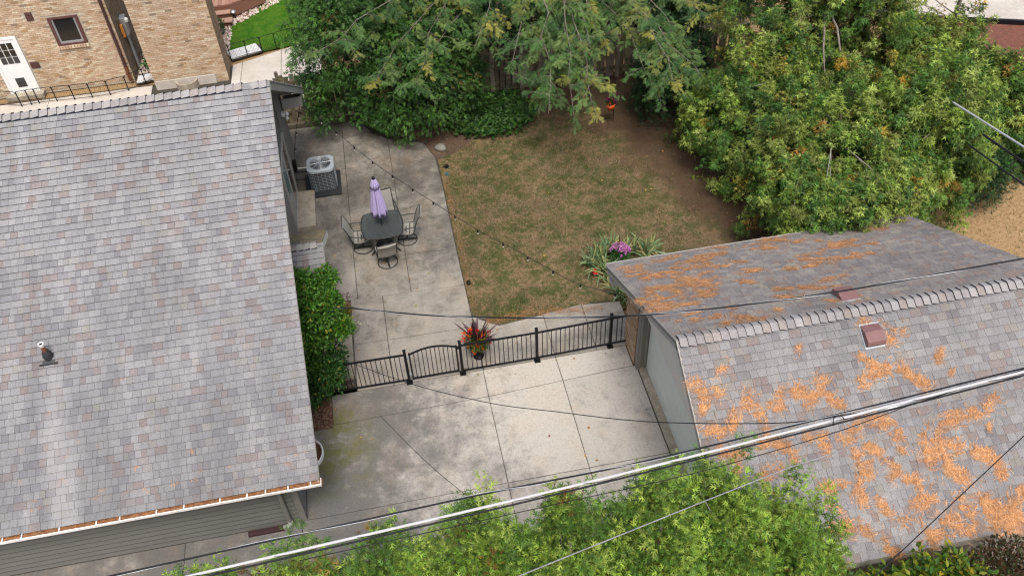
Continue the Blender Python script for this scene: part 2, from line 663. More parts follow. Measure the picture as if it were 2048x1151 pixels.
b = MB()
b.poly([(-150, -80, -.14), (150, -80, -.14), (150, 200, -.14), (-150, 200, -.14)])
struct(b.build('ground', M['tan']))
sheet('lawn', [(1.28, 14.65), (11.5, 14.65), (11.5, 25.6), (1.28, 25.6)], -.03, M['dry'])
sheet('soil_bed', [(-3.2, 12.46), (-2.39, 12.46), (-2.39, 15.3), (-1.75, 15.4), (-1.75, 16.4), (-3.2, 17.3)], .012, M['soil'], .1)


def inset(poly, d):
    """shrink a convex polygon (ccw) by d"""
    n = len(poly)
    L = []
    for i in range(n):
        p, q = Vector(poly[i]), Vector(poly[(i + 1) % n])
        e = (q - p).normalized()
        nn = Vector((-e.y, e.x))
        L.append((p + nn * d, e))
    out = []
    for i in range(n):
        p, e = L[i - 1]
        q, g = L[i]
        den = e.x * g.y - e.y * g.x
        if abs(den) < 1e-6:
            out.append(q)
            continue
        s = ((q.x - p.x) * g.y - (q.y - p.y) * g.x) / den
        out.append(p + e * s)
    return [(v.x, v.y) for v in out]


def slab(poly, parent, mat, top=0.0, thick=.07, gap=.007, name='slab'):
    b = MB()
    n = len(poly)
    o = inset(poly, gap)
    i_ = inset(poly, gap + .012)
    dz = (random.random() - .5) * .005
    b.poly([(x, y, top + dz) for x, y in i_])
    for k in range(n):
        k2 = (k + 1) % n
        b.poly([(*o[k], top + dz - .008), (*o[k2], top + dz - .008), (*i_[k2], top + dz), (*i_[k], top + dz)])
        b.poly([(*o[k], top - thick), (*o[k2], top - thick), (*o[k2], top + dz - .008), (*o[k], top + dz - .008)])
    return b.build(name, mat, parent)


def rects(xs, ys):
    for i in range(len(xs) - 1):
        for j in range(len(ys) - 1):
            yield [(xs[i], ys[j]), (xs[i + 1], ys[j]), (xs[i + 1], ys[j + 1]), (xs[i], ys[j + 1])]


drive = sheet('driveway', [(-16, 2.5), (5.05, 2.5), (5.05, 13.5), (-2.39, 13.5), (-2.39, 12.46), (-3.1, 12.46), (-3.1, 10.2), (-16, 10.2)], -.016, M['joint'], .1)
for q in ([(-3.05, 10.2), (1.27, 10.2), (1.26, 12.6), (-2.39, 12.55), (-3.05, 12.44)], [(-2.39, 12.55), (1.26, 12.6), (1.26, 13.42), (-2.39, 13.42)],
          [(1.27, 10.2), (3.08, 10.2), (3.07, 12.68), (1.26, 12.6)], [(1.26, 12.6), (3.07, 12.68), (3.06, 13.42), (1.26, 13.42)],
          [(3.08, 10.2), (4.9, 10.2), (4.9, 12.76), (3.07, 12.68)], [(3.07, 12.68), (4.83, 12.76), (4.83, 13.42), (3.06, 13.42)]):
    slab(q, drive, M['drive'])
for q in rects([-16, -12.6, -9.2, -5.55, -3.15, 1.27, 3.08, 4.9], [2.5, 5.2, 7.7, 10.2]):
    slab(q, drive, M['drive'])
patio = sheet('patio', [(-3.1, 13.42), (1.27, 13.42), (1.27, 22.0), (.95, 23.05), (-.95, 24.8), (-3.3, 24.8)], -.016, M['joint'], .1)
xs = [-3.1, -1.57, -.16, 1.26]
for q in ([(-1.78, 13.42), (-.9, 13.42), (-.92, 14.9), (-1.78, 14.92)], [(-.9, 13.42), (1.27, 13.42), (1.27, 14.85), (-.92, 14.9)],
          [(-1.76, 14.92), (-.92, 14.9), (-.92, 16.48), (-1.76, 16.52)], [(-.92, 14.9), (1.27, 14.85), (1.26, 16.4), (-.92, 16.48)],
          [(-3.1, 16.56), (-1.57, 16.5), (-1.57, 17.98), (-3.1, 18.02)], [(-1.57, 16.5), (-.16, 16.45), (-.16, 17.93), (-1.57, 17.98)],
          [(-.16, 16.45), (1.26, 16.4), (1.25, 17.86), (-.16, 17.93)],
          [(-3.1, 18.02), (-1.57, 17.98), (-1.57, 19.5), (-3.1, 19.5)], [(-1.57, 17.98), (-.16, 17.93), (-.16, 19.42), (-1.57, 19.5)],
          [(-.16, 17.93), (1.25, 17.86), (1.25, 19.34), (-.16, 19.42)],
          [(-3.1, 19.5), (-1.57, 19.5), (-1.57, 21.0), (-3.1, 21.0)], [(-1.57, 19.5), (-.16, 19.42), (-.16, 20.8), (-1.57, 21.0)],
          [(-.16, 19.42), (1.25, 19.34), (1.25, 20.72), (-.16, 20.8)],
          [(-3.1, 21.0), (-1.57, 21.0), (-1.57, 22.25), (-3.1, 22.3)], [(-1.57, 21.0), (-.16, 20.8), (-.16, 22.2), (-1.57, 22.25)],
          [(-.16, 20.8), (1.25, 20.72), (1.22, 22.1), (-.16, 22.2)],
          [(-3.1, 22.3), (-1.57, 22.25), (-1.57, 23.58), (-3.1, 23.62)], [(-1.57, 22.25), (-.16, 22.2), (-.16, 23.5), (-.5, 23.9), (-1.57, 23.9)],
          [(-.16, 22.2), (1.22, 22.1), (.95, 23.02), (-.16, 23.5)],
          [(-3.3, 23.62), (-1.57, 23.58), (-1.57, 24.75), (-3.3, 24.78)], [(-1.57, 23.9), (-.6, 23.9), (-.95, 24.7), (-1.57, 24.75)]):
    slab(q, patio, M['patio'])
walk = sheet('walkway', [(1.27, 13.42), (5.1, 13.42), (5.1, 14.95), (4.4, 15.02), (3.0, 14.9), (1.9, 14.78), (1.27, 15.3)], -.014, M['joint'], .1)
for q in ([(1.28, 13.42), (3.06, 13.42), (3.06, 14.88), (1.9, 14.76), (1.28, 15.2)], [(3.06, 13.42), (4.1, 13.42), (4.1, 15.02), (3.06, 14.9)],
          [(4.1, 13.42), (5.1, 13.42), (5.1, 14.9), (4.1, 15.0)]):
    slab(q, walk, M['walk'])
# beyond the back fence
npt = sheet('neighbour_patio', [(-15, 26.2), (-3.2, 26.2), (-2.0, 30.6), (-5.3, 29.4), (-7.0, 28.8), (-15, 28.8)], -.03, M['joint'], .1)
for q in ([(-5.3, 26.3), (-5.0, 26.3), (-4.9, 29.5), (-5.25, 29.4)], [(-5.0, 26.3), (-3.55, 26.3), (-3.5, 30.05), (-4.9, 29.5)], [(-3.55, 26.3), (-2.2, 26.3), (-2.0, 30.5), (-3.5, 30.05)],
          [(-15, 26.3), (-11.5, 26.3), (-11.5, 28.7), (-15, 28.7)], [(-11.5, 26.3), (-8, 26.3), (-8, 28.7), (-11.5, 28.7)]):
    slab(q, npt, M['neigh'])
sheet('green_lawn', [(-5.6, 31.3), (-5.3, 30.0), (-3.4, 30.35), (-1, 31), (2, 33), (2, 37), (-3.8, 36), (-4.33, 33.7), (-4.7, 32.9), (-5.42, 32.4)], -.03, M['green'])
sheet('gravel_bed', [(-6.6, 30.0), (-5.6, 30.9), (-5.45, 32.42), (-4.7, 32.92), (-4.3, 33.8), (-3.6, 36), (-3, 38), (-8.6, 38), (-8.6, 29.4)], -.035, M['soil'])
sheet('side_path', [(18.6, 27.2), (26, 24.3), (28, 26.6), (19.2, 29.6)], -.06, M['neigh'])
sheet('gravel_drive', [(15.2, 18.9), (18.3, 18.2), (19.5, 20.8), (16.2, 21.8)], -.07, M['neigh'])
sheet('bark_bed', [(19.2, 22.0), (27.0, 19.4), (26.6, 23.8), (20.0, 26.2)], -.065, M['redsoil'])
b = MB()
b.box((0, 0, 0), (8.2, .14, .16))
e = b.build('bed_edging', M['black'])
e.location = (19.0, 26.6, -.07)
e.rotation_euler = (0, 0, math.radians(-21))
tag(e, 'black edging strip along the pale path at the far corner beyond the trees', 'edging')

# ------------------------------------------------------------------ roofs
PAL = [((.222, .221, .224), .5), ((.2, .2, .206), .24), ((.172, .169, .178), .1), ((.19, .168, .163), .1), ((.216, .209, .199), .06)]


def pick(pal):
    r, a = random.random(), 0
    for c, w in pal:
        a += w
        if r < a:
            break
    k = random.uniform(.93, 1.07)
    return tuple(x * k for x in c)


EDGE = (.016, .02, .034)  # asphalt butt edges, with the dark blue course shadow put into the colour


def shingle_faces(b, x0, x1, u0, u1, t0, P, c):
    t1 = .002
    q = [P(x0, u0, t0), P(x1, u0, t0), P(x1, u1, t1), P(x0, u1, t1), P(x0, u0, -.001), P(x1, u0, -.001)]
    b.mesh(q, [(0, 1, 2, 3)], c)
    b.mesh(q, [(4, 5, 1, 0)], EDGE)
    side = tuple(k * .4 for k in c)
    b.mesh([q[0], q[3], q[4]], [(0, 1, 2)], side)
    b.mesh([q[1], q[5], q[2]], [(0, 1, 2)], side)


def roof_slope(parent, xa, xb, eave, ridge, n_single, expo=.143, pal=PAL, mat='shingle', tone=1.0, wmin=.09, wmax=.23):
    (ey, ez), (ry, rz) = eave, ridge
    L = math.hypot(ry - ey, rz - ez)
    sy, sz = (ry - ey) / L, (rz - ez) / L
    ny, nz = (-sz, sy) if sy > 0 else (sz, -sy)

    def P(x, u, h):
        return (x, ey + sy * u + ny * h, ez + sz * u + nz * h)
    tabs = []
    u = -.02
    while u < L - .03:
        ue = min(u + expo + .012, L)
        x = xa + random.uniform(0, .05)
        xs_ = [xa]
        while x < xb:
            w = random.choice((random.uniform(wmin, .15), random.uniform(.13, wmax)))
            x += w
            xs_.append(min(x, xb))
        if xs_[-1] - xs_[-2] < .05:
            xs_.pop(-2)
        jit = random.uniform(-.003, .003)
        for i in range(len(xs_) - 1):
            a, c_ = xs_[i] + .0018, xs_[i + 1] - .0018
            tabs.append((view_rank(P((a + c_) / 2, u + expo / 2, 0)), a, c_, u + jit, ue))
        u += expo
    tabs.sort(key=lambda k: k[0])
    rest = MB()
    flip = sy < 0
    for i, (_, a, c_, u0, u1) in enumerate(tabs):
        col = tuple(k * tone for k in pick(pal))
        t0 = random.uniform(.023, .029)
        if i < n_single:
            s = MB()
            shingle_faces(s, a, c_, u0, u1, t0, P, col)
            s.build('shingle', M[mat], parent)
        else:
            shingle_faces(rest, a, c_, u0, u1, t0, P, col)
    if len(tabs) > n_single:
        rest.build('shingles', M[mat], parent, kind='stuff')
    return P


def roof_deck(parent, name, xa, xb, eave, ridge, mat, thick=.1):
    (ey, ez), (ry, rz) = eave, ridge
    b = MB()
    L = math.hypot(ry - ey, rz - ez)
    sy, sz = (ry - ey) / L, (rz - ez) / L
    ny, nz = (-sz, sy) if sy > 0 else (sz, -sy)
    A = [(ey - ny * .003, ez - nz * .003), (ry - ny * .003, rz - nz * .003), (ry - ny * thick, rz - nz * thick), (ey - ny * thick, ez - nz * thick)]
    V = [(xa, *p) for p in A] + [(xb, *p) for p in A]
    b.mesh(V, [(0, 1, 2, 3), (7, 6, 5, 4), (0, 4, 5, 1), (1, 5, 6, 2), (2, 6, 7, 3), (3, 7, 4, 0)])
    return b.build(name, mat, parent)


def ridge_caps(parent, xa, xb, y, z, expo, slope_f, slope_b, face=1, half=.13, tone=1.0, thick=.04):
    """bent cap shingles along a ridge; the thick exposed edge looks to +x (face=1) or -x"""
    n = int((xb - xa) / expo)
    prof = []
    for k in range(-4, 5):
        d = k / 4 * half
        s = slope_f if d < 0 else slope_b
        zz = -abs(d) * s
        zz = zz - .02 * (1 - min(1, abs(k) / 1.6)) * .5
        prof.append((d, zz))
    for i in range(n):
        x0 = xa + i * expo
        lo, hi = (x0 - .02, x0 + expo) if face > 0 else (x0 + expo + .02, x0)
        col = tuple(k * tone for k in pick([((.27, .262, .258), .6), ((.235, .225, .225), .3), ((.25, .225, .21), .1)]))
        s = MB()
        t_hi, t_lo = thick + random.uniform(-.004, .005), .008
        for k in range(8):
            (d0, z0), (d1, z1) = prof[k], prof[k + 1]
            s.poly([(lo, y + d0, z + z0 + t_lo), (hi, y + d0, z + z0 + t_hi), (hi, y + d1, z + z1 + t_hi), (lo, y + d1, z + z1 + t_lo)], col)
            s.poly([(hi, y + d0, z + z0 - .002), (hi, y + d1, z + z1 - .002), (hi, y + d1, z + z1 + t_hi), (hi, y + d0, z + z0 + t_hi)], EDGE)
        for k, sg in ((0, -1), (8, 1)):
            d, zz = prof[k]
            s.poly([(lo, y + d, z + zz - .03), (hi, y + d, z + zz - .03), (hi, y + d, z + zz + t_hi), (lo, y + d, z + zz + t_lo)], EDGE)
        s.build('ridge_cap', M['shingle'], parent)


# ------------------------------------------------------------------ the grey house
HX = -2.4
EAVE, RIDGE, BACK = (9.66, 2.2), (16.93, 6.43), (23.43, 2.27)
house = thing('house', 'grey sided house with a broad shingled gable roof filling the left side', 'house', (-3.05, 10.2, 0))
b = MB()
b.box((-16, 10.235, -.12), (-3.07, 10.4, 2.48), (.4, .4, .4))
b.box((-16, 23.0, -.12), (-3.07, 23.2, 2.3))
b.box((-3.09, 10.4, -.12), (-3.07, 23.0, 2.4))
b.poly([(-3.08, 10.4, 2.4), (-3.08, 23.0, 2.4), (-3.08, 22.7, 2.6), (-3.08, 16.93, 6.25), (-3.08, 10.4, 2.5)])
b.build('wall', M['siding'], house)
# lap boards of the front wall
z = 0.0
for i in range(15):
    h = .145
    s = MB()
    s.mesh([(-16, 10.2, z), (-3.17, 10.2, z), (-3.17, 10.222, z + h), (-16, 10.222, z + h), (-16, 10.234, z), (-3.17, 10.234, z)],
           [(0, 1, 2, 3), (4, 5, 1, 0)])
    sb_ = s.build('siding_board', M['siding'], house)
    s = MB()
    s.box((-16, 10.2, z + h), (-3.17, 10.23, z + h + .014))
    s.build('groove_shade', M['acdark'], sb_)  # dark strip that paints the shadow line between two boards
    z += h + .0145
b = MB()
b.box((-3.16, 10.185, -.05), (-3.03, 10.234, 2.45))
b.build('corner_board', M['siding_e'], house)
# vertical boards of the east wall
y = 10.25
while y < 23.0:
    w = .2
    if not (19.4 < y + w and y < 21.4):
        s = MB()
        s.box((-3.068, y + .006, 0), (-3.045, y + w - .006, 2.5 + max(0, min((y - 10.25) * .58, (23 - y) * .58 + .0))))
        s.build('siding_board', M['siding_e'], house)
    y += w
roof_deck(house, 'roof', -16, HX, EAVE, RIDGE, M['soffit'], .13)
roof_deck(house, 'roof', -16, HX, BACK, RIDGE, M['soffit'], .13)
P_house = roof_slope(house, -13.5, HX + .015, EAVE, RIDGE, 300, mat='shingle_house')
roof_slope(house, -13.5, HX + .015, BACK, RIDGE, 0, wmin=.3, wmax=.6)
ridge_caps(house, -13.4, HX - .42, 16.93, 6.45, .18, .582, .64, 1, .14)
ridge_caps(house, HX - .39, HX - .02, 16.93, 6.435, .17, .582, .64, 1, .14)
# rake boards, drip edges, soffits, boxed eave return
b = MB()
for (E_, R_) in ((EAVE, RIDGE), (BACK, RIDGE)):
    b.bar((HX - .012, E_[0], E_[1] - .115), (HX - .012, R_[0], R_[1] - .115), .03, .17)
b.build('rake_board', M['trim'], house)
b = MB()
for (E_, R_) in ((EAVE, RIDGE), (BACK, RIDGE)):
    b.bar((HX + .012, E_[0], E_[1] - .006), (HX + .012, R_[0], R_[1] - .006), .025, .022)
b.build('drip_edge', M['siding_e'], house)
b = MB()
b.box((-3.0, 22.55, 2.18), (HX - .03, 22.6, 2.5))
b.box((-3.0, 22.6, 2.16), (HX - .03, 23.3, 2.18))
b.box((HX - .06, 22.6, 2.18), (HX - .03, 23.3, 2.4))
b.build('eave_return', M['trim'], house)
b = MB()
b.box((-16, 9.76, 2.0), (HX - .03, 10.23, 2.02))
b.box((-16, 9.74, 2.0), (HX - .03, 9.76, 2.17))
b.build('soffit', M['soffit'], house)
# white gutter, full of needles
b = MB()
gx0, gx1, gy0, gy1, gz = -16, HX + .03, 9.56, 9.69, 2.1
b.box((gx0, gy0, gz), (gx1, gy1, gz + .012))
b.box((gx0, gy0 - .006, gz), (gx1, gy0, gz + .055))
b.box((gx0, gy0 - .014, gz + .055), (gx1, gy0 + .008, gz + .068))
b.box((gx0, gy1, gz), (gx1, gy1 + .01, gz + .06))
b.box((gx1, gy0 - .012, gz), (gx1 + .012, gy1 + .01, gz + .07))
g = b.build('gutter', M['white'], house)
x = gx1 - .2
while x > -10.5:
    s = MB()
    s.box((x, gy0 - .01, gz + .056), (x + .022, gy1 + .03, gz + .074))
    s.build('gutter_strap', M['white'], g)
    x -= random.choice((.34, .42, .5, .55, .66))
n = 9000
P = np.c_[rng.uniform(-10, gx1, n), rng.uniform(gy0, gy1, n), gz + .035 + .03 * rng.random(n)]
a = rng.uniform(-1, 1, n) * .9 + np.where(rng.random(n) < .5, 0, math.pi)
D = np.c_[np.cos(a), np.sin(a) * .6, rng.uniform(-.15, .15, n)]
Cn = np.array([lin('#b88055', .75), lin('#a36c40', .75), lin('#c89a70', .75), lin('#7d5236', .75)])[rng.integers(0, 4, n)]
gut = merge([scatter(P, D, np.tile([0., 0, 1], (n, 1)), rng.uniform(.05, .1, n), BLADE[0] * [.09, 1, 1], BLADE[1], Cn)])
mesh_np('gutter_needles', *gut, M['needle'], house, 'stuff')
b = MB()
b.box((gx0, gy0 + .002, gz + .012), (gx1, gy1 - .002, gz + .04), lin('#8a5a3a', .65))
b.build('needle_mat', M['needle'], house)
# downspout by the corner with its dark extension on the ground
b = MB()
b.tube([(-3.36, 9.68, 2.06), (-3.36, 9.7, 1.95), (-3.36, 10.13, 1.72), (-3.36, 10.13, .16)], .045, 8)
d = b.build('downspout', M['siding_e'], house)
b = MB()
b.tube([(-3.36, 10.13, .2), (-3.36, 10.12, .1), (-3.42, 10.1, .06), (-3.52, 10.09, .055)], .055, 8)
b.build('elbow', M['trim'], d, smooth=True)
b = MB()
b.box((-4.25, 10.04, 0), (-3.5, 10.14, .075))
b.box((-4.25, 10.06, .075), (-3.5, 10.12, .083))
b.build('extension', M['maroon_d'], d, bevel=.008)
b = MB()
b.tube([(-3.04, 10.75, .55), (-2.93, 10.75, .55)], .018, 8)
b.tube([(-2.94, 10.75, .6), (-2.94, 10.75, .48)], .014, 6)
b.build('hose_tap', M['galv'], house)
# wall light near the far end of the front wall
b = MB()
b.box((-9.35, 10.08, 1.3), (-9.2, 10.2, 1.42))
b.build('wall_light', M['black'], house, bevel=.01)
# plumbing vent
vx, vy = -7.16, 12.42
vz = EAVE[1] + (vy - EAVE[0]) * .582
b = MB()
b.lathe([(.095, -.05), (.085, .1), (.062, .17), (.05, .19)], (vx, vy, vz), 18)
b.bar((vx - .17, vy - .13, vz - .062), (vx + .17, vy - .13, vz - .062), .05, .02)
b.mesh([(vx - .12, vy - .15, vz - .066), (vx + .12, vy - .15, vz - .066), (vx + .1, vy + .1, vz + .08), (vx - .1, vy + .1, vz + .08)], [(0, 1, 2, 3)])
vp = b.build('vent_pipe', M['blackrub'], house, smooth=False)
b = MB()
b.tube([(vx, vy, vz + .1), (vx, vy, vz + .38)], .042, 14, caps=False)
b.build('pipe', M['copper'], vp, smooth=True)
b = MB()
b.lathe([(.044, .31), (.047, .34), (.058, .378), (.054, .384), (.036, .382), (.034, .3)], (vx, vy, vz), 16)
b.build('collar', M['white_dirty'], vp, smooth=True)
b = MB()
b.lathe([(.0, .368), (.038, .368)], (vx, vy, vz), 12)
b.build('bore', M['black'], vp)
# patio door in the east wall
b = MB()
fx = -3.02
b.box((-3.09, 19.42, .1), (fx, 19.5, 2.2))
b.box((-3.09, 21.3, .1), (fx, 21.38, 2.2))
b.box((-3.09, 19.5, 2.12), (fx, 21.3, 2.2))
b.box((-3.09, 19.5, .1), (fx, 21.3, .18))
b.box((-3.07, 20.36, .18), (fx - .01, 20.44, 2.12))
dr = b.build('patio_door', M['trim'], house, bevel=.006)
for (ya, yb, mm) in ((19.5, 20.36, 'glass_teal'), (20.44, 21.3, 'glass_dark')):
    s = MB()
    s.box((-3.065, ya, .18), (-3.05, yb, 2.12))
    s.build('glass_panel', M[mm], dr)
# floodlight under the back eave
b = MB()
b.box((-3.04, 22.2, 2.15), (-2.95, 22.34, 2.25))
fl = b.build('floodlight', M['white_dirty'], house)
for dy in (-.1, .12):
    s = MB()
    s.lathe([(.012, 0), (.03, -.04), (.055, -.1), (.05, -.115), (0, -.12)], (-2.9, 22.27 + dy, 2.2), 12)
    s.build('lamp_head', M['white'], fl, smooth=True)
# basement window well
b = MB()
cx_, cy_ = -3.06, 11.82
b.lathe([(.40, -.1), (.40, .1), (.418, .112), (.435, .1), (.435, -.1)], (cx_, cy_, 0), 26, a0=-math.pi / 2, a1=math.pi / 2)
ww = b.build('window_well', M['white'], house, smooth=False)
b = MB()
b.lathe([(0, -.02), (.4, -.02)], (cx_, cy_, .03), 20, (.09, .05, .03), a0=-math.pi / 2, a1=math.pi / 2)
b.build('well_leaves', M['mulch'], ww)
# porch roof over the side entry
PX, PRID, PB, PF = -1.95, (15.28, 3.16), (16.75, 2.28), (13.62, 2.2)
b = MB()
porch_deck = []
for (E_, R_) in ((PF, PRID), (PB, PRID)):
    (ey, ez), (ry, rz) = E_, R_
    b.mesh([(-3.06, ey, ez - .003), (PX, ey, ez - .003), (PX, ry, rz - .003), (-3.06, ry, rz - .003), (-3.06, ey, ez - .12), (PX, ey, ez - .12), (PX, ry, rz - .12), (-3.06, ry, rz - .12)],
           [(0, 1, 2, 3), (7, 6, 5, 4), (0, 4, 5, 1), (1, 5, 6, 2), (2, 6, 7, 3), (3, 7, 4, 0)])
b.poly([(PX - .1, PF[0] + .1, 2.16), (PX - .1, PB[0] - .1, 2.2), (PX - .1, PRID[0], 3.05)])
porch = b.build('porch_roof', M['soffit'], house)
roof_slope(porch, -3.05, PX + .01, PF, PRID, 200, tone=.82)
roof_slope(porch, -3.05, PX + .01, PB, PRID, 100, pal=[((.16, .15, .1), .5), ((.2, .17, .11), .3), ((.24, .19, .1), .2)], tone=.8)
ridge_caps(porch, -3.0, PX, PRID[0], PRID[1] + .015, .155, .575, .6, 1, .12, .9)
b = MB()
for E_ in (PF, PB):
    b.bar((PX - .005, E_[0], E_[1] - .1), (PX - .005, PRID[0], PRID[1] - .1), .03, .16)
b.build('rake_board', M['gable'], porch)

# steps
b = MB()
b.box((-3.04, 19.55, -.05), (-2.53, 21.2, .17))
tag(b.build('concrete_step', M['step'], bevel=.012), 'long pale concrete step below the sliding patio door, beside the air conditioner', 'step')
es = thing('entry_steps', 'two low concrete steps beside the leafy shrubs at the house corner', 'steps', (-2.1, 14.5, 0))
b = MB()
b.box((-2.1, 13.81, -.05), (-1.79, 15.19, .16))
b.build('tread', M['step'], es, bevel=.01)
b = MB()
b.box((-3.03, 13.9, -.05), (-2.105, 15.3, .33))
b.build('tread', M['step'], es, bevel=.01)

# ------------------------------------------------------------------ garage
GX, GXE = 4.33, 11.72
GR, GB, GF = (9.42, 4.74), (13.75, 2.52), (5.85, 2.63)
garage = thing('garage', 'detached garage with orange needles strewn over its shingled gable roof', 'garage', (4.83, 12.78, 0))
PALG = [((.208, .205, .203), .44), ((.183, .18, .182), .27), ((.157, .151, .156), .11), ((.182, .154, .146), .11), ((.2, .187, .171), .07)]
PALB = [((.19, .178, .165), .4), ((.155, .145, .142), .35), ((.19, .15, .13), .15), ((.215, .195, .168), .1)]
roof_deck(garage, 'roof', GX, GXE, GF, GR, M['soffit'], .12)
roof_deck(garage, 'roof', GX, GXE, GB, GR, M['soffit'], .12)
P_gf = roof_slope(garage, GX - .01, GXE, GF, GR, 200, pal=PALG, wmax=.24)
P_gb = roof_slope(garage, GX - .01, GXE, GB, GR, 100, pal=PALB, wmax=.26)
ridge_caps(garage, GX + .02, GXE, GR[0], GR[1] + .02, .152, .59, .513, -1, .14)
b = MB()
for E_ in (GF, GB):
    for gx in (GX + .02, GXE - .02):
        b = MB()
        b.bar((gx, E_[0], E_[1] - .12), (gx, GR[0], GR[1] - .12), .035, .2)
        b.build('rake_board', M['trim'], garage)
b = MB()
for E_ in (GF, GB):
    b.bar((GX - .014, E_[0], E_[1] - .004), (GX - .014, GR[0], GR[1] - .004), .025, .03)
b.box((GX, GB[0] + .02, GB[1] - .03), (GXE, GB[0] + .055, GB[1] + .012))
b.build('drip_edge', M['trim'], garage)
b = MB()
b.box((GX + .04, GF[0] - .02, GF[1] - .2), (GXE, GF[0] + .0, GF[1] - .02))
b.box((GX + .04, GF[0] - .001, GF[1] - .2), (GXE, 6.1, GF[1] - .18))
b.build('fascia', M['trim'], garage)
b = MB()
b.box((GX + .04, GB[0], GB[1] - .2), (GXE, GB[0] + .02, GB[1] - .03))
b.box((GX + .04, 13.5, GB[1] - .2), (GXE, GB[0], GB[1] - .18))
b.build('fascia', M['soffit'], garage)
b = MB()
b.box((GX + .05, 13.42, 2.12), (4.83, 13.46, 2.62))
b.box((GX + .05, 13.46, 2.12), (4.83, 13.74, 2.14))
b.build('eave_return', M['trim'], garage)
# walls
b = MB()
b.box((5.1, 6.12, -.1), (GXE - .3, 6.3, 2.6))
b.box((5.2, 13.3, -.1), (GXE - .3, 13.5, 2.5))
b.box((GXE - .5, 6.3, -.1), (GXE - .3, 13.3, 2.6))
b.box((5.2, 6.3, -.08), (GXE - .5, 13.3, -.02))
b.build('wall', M['siding_e'], garage)
b = MB()
zt = 2.29
pts = [(6.12, zt), (13.5, zt), (13.5, 2.53), (9.42, 4.6), (6.12, 2.68)]
b.poly([(4.83, y, z) for y, z in pts])
b.poly([(4.95, y, z) for y, z in reversed(pts)])
b.box((4.832, 6.12, zt - .001), (5.1, 13.5, zt + .02))
b.build('gable_wall', M['gable'], garage)
b = MB()
b.box((5.12, 6.9, .02), (5.2, 12.62, 2.29))
gd = b.build('garage_door', M['garage_door'], garage)
for k in range(5):
    s = MB()
    s.box((5.1, 6.92, .03 + k * .452), (5.125, 12.6, .03 + k * .452 + .446))
    s.build('door_panel', M['garage_door'], gd, bevel=.004)
b = MB()
b.box((4.86, 12.62, 0), (5.14, 12.77, 2.288))
b.box((4.88, 12.58, 0), (4.93, 12.62, 2.285))
b.box((5.02, 12.59, 0), (5.06, 12.62, 2.285))
b.build('door_jamb', M['soffit'], garage)
b = MB()
b.box((4.915, 6.9, -.1), (5.12, 12.74, .035))
b.build('sill', M['step'], garage, bevel=.008)


def bricks(parent, o, ud, nd, W, H, holes=(), n_single=300, pal=None, bl=.2, bh=.058, jt=.0095, depth=.012):
    """running-bond bricks on a wall face; o = lower corner, ud along the wall, nd outward"""
    o, ud, nd = Vector(o), Vector(ud), Vector(nd)
    up = Vector((0, 0, 1))
    L = []
    r, z = 0, 0.0
    while z + bh <= H + .001:
        u = -(bl + jt) / 2 if r % 2 else 0.0
        while u < W - .03:
            a, e = max(u, 0), min(u + bl, W)
            if e - a > .03 and not any(a < h[2] and e > h[0] and z < h[3] and z + bh > h[1] for h in holes):
                L.append((view_rank(o + ud * ((a + e) / 2) + up * z), a, e, z))
            u += bl + jt
        r += 1
        z += bh + jt
    L.sort(key=lambda k: k[0])
    rest = MB()
    for i, (_, a, e, z) in enumerate(L):
        d = depth + random.uniform(-.002, .003)
        p = [o + ud * x + up * zz + nd * dd for dd in (.001, d) for x, zz in ((a, z), (e, z), (e, z + bh), (a, z + bh))]
        c = pick(pal)
        t = MB() if i < n_single else rest
        t.mesh(p, [(4, 5, 6, 7), (0, 1, 5, 4), (1, 2, 6, 5), (2, 3, 7, 6), (3, 0, 4, 7)], c)
        if i < n_single:
            t.build('brick', M['brick'], parent)
    if len(L) > n_single:
        rest.build('bricks', M['brick'], parent, kind='stuff')


TANB = [(lin('#d0b89c', .78), .42), (lin('#c8ac90', .78), .3), (lin('#bda07c', .8), .08), (lin('#d8c8ad', .8), .14), (lin('#b3936f', .78), .04), (lin('#9c8c77', .74), .02)]
b = MB()
b.box((4.845, 12.795, -.05), (5.22, 13.585, 2.29))
pil = b.build('brick_pillar', M['mortar'], garage)
bricks(pil, (4.845, 13.585, 0), (0, -1, 0), (-1, 0, 0), .79, 2.28, (), 150, [(lin('#c2a78a', .7), .5), (lin('#b59a7c', .7), .3), (lin('#a5876a', .7), .2)])
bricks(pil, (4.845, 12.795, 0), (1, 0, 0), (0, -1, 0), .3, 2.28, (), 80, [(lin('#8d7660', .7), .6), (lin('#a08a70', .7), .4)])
b = MB()
b.box((4.845, 6.12, -.05), (5.12, 6.9, 2.29))
b.build('pier', M['mortar'], garage)


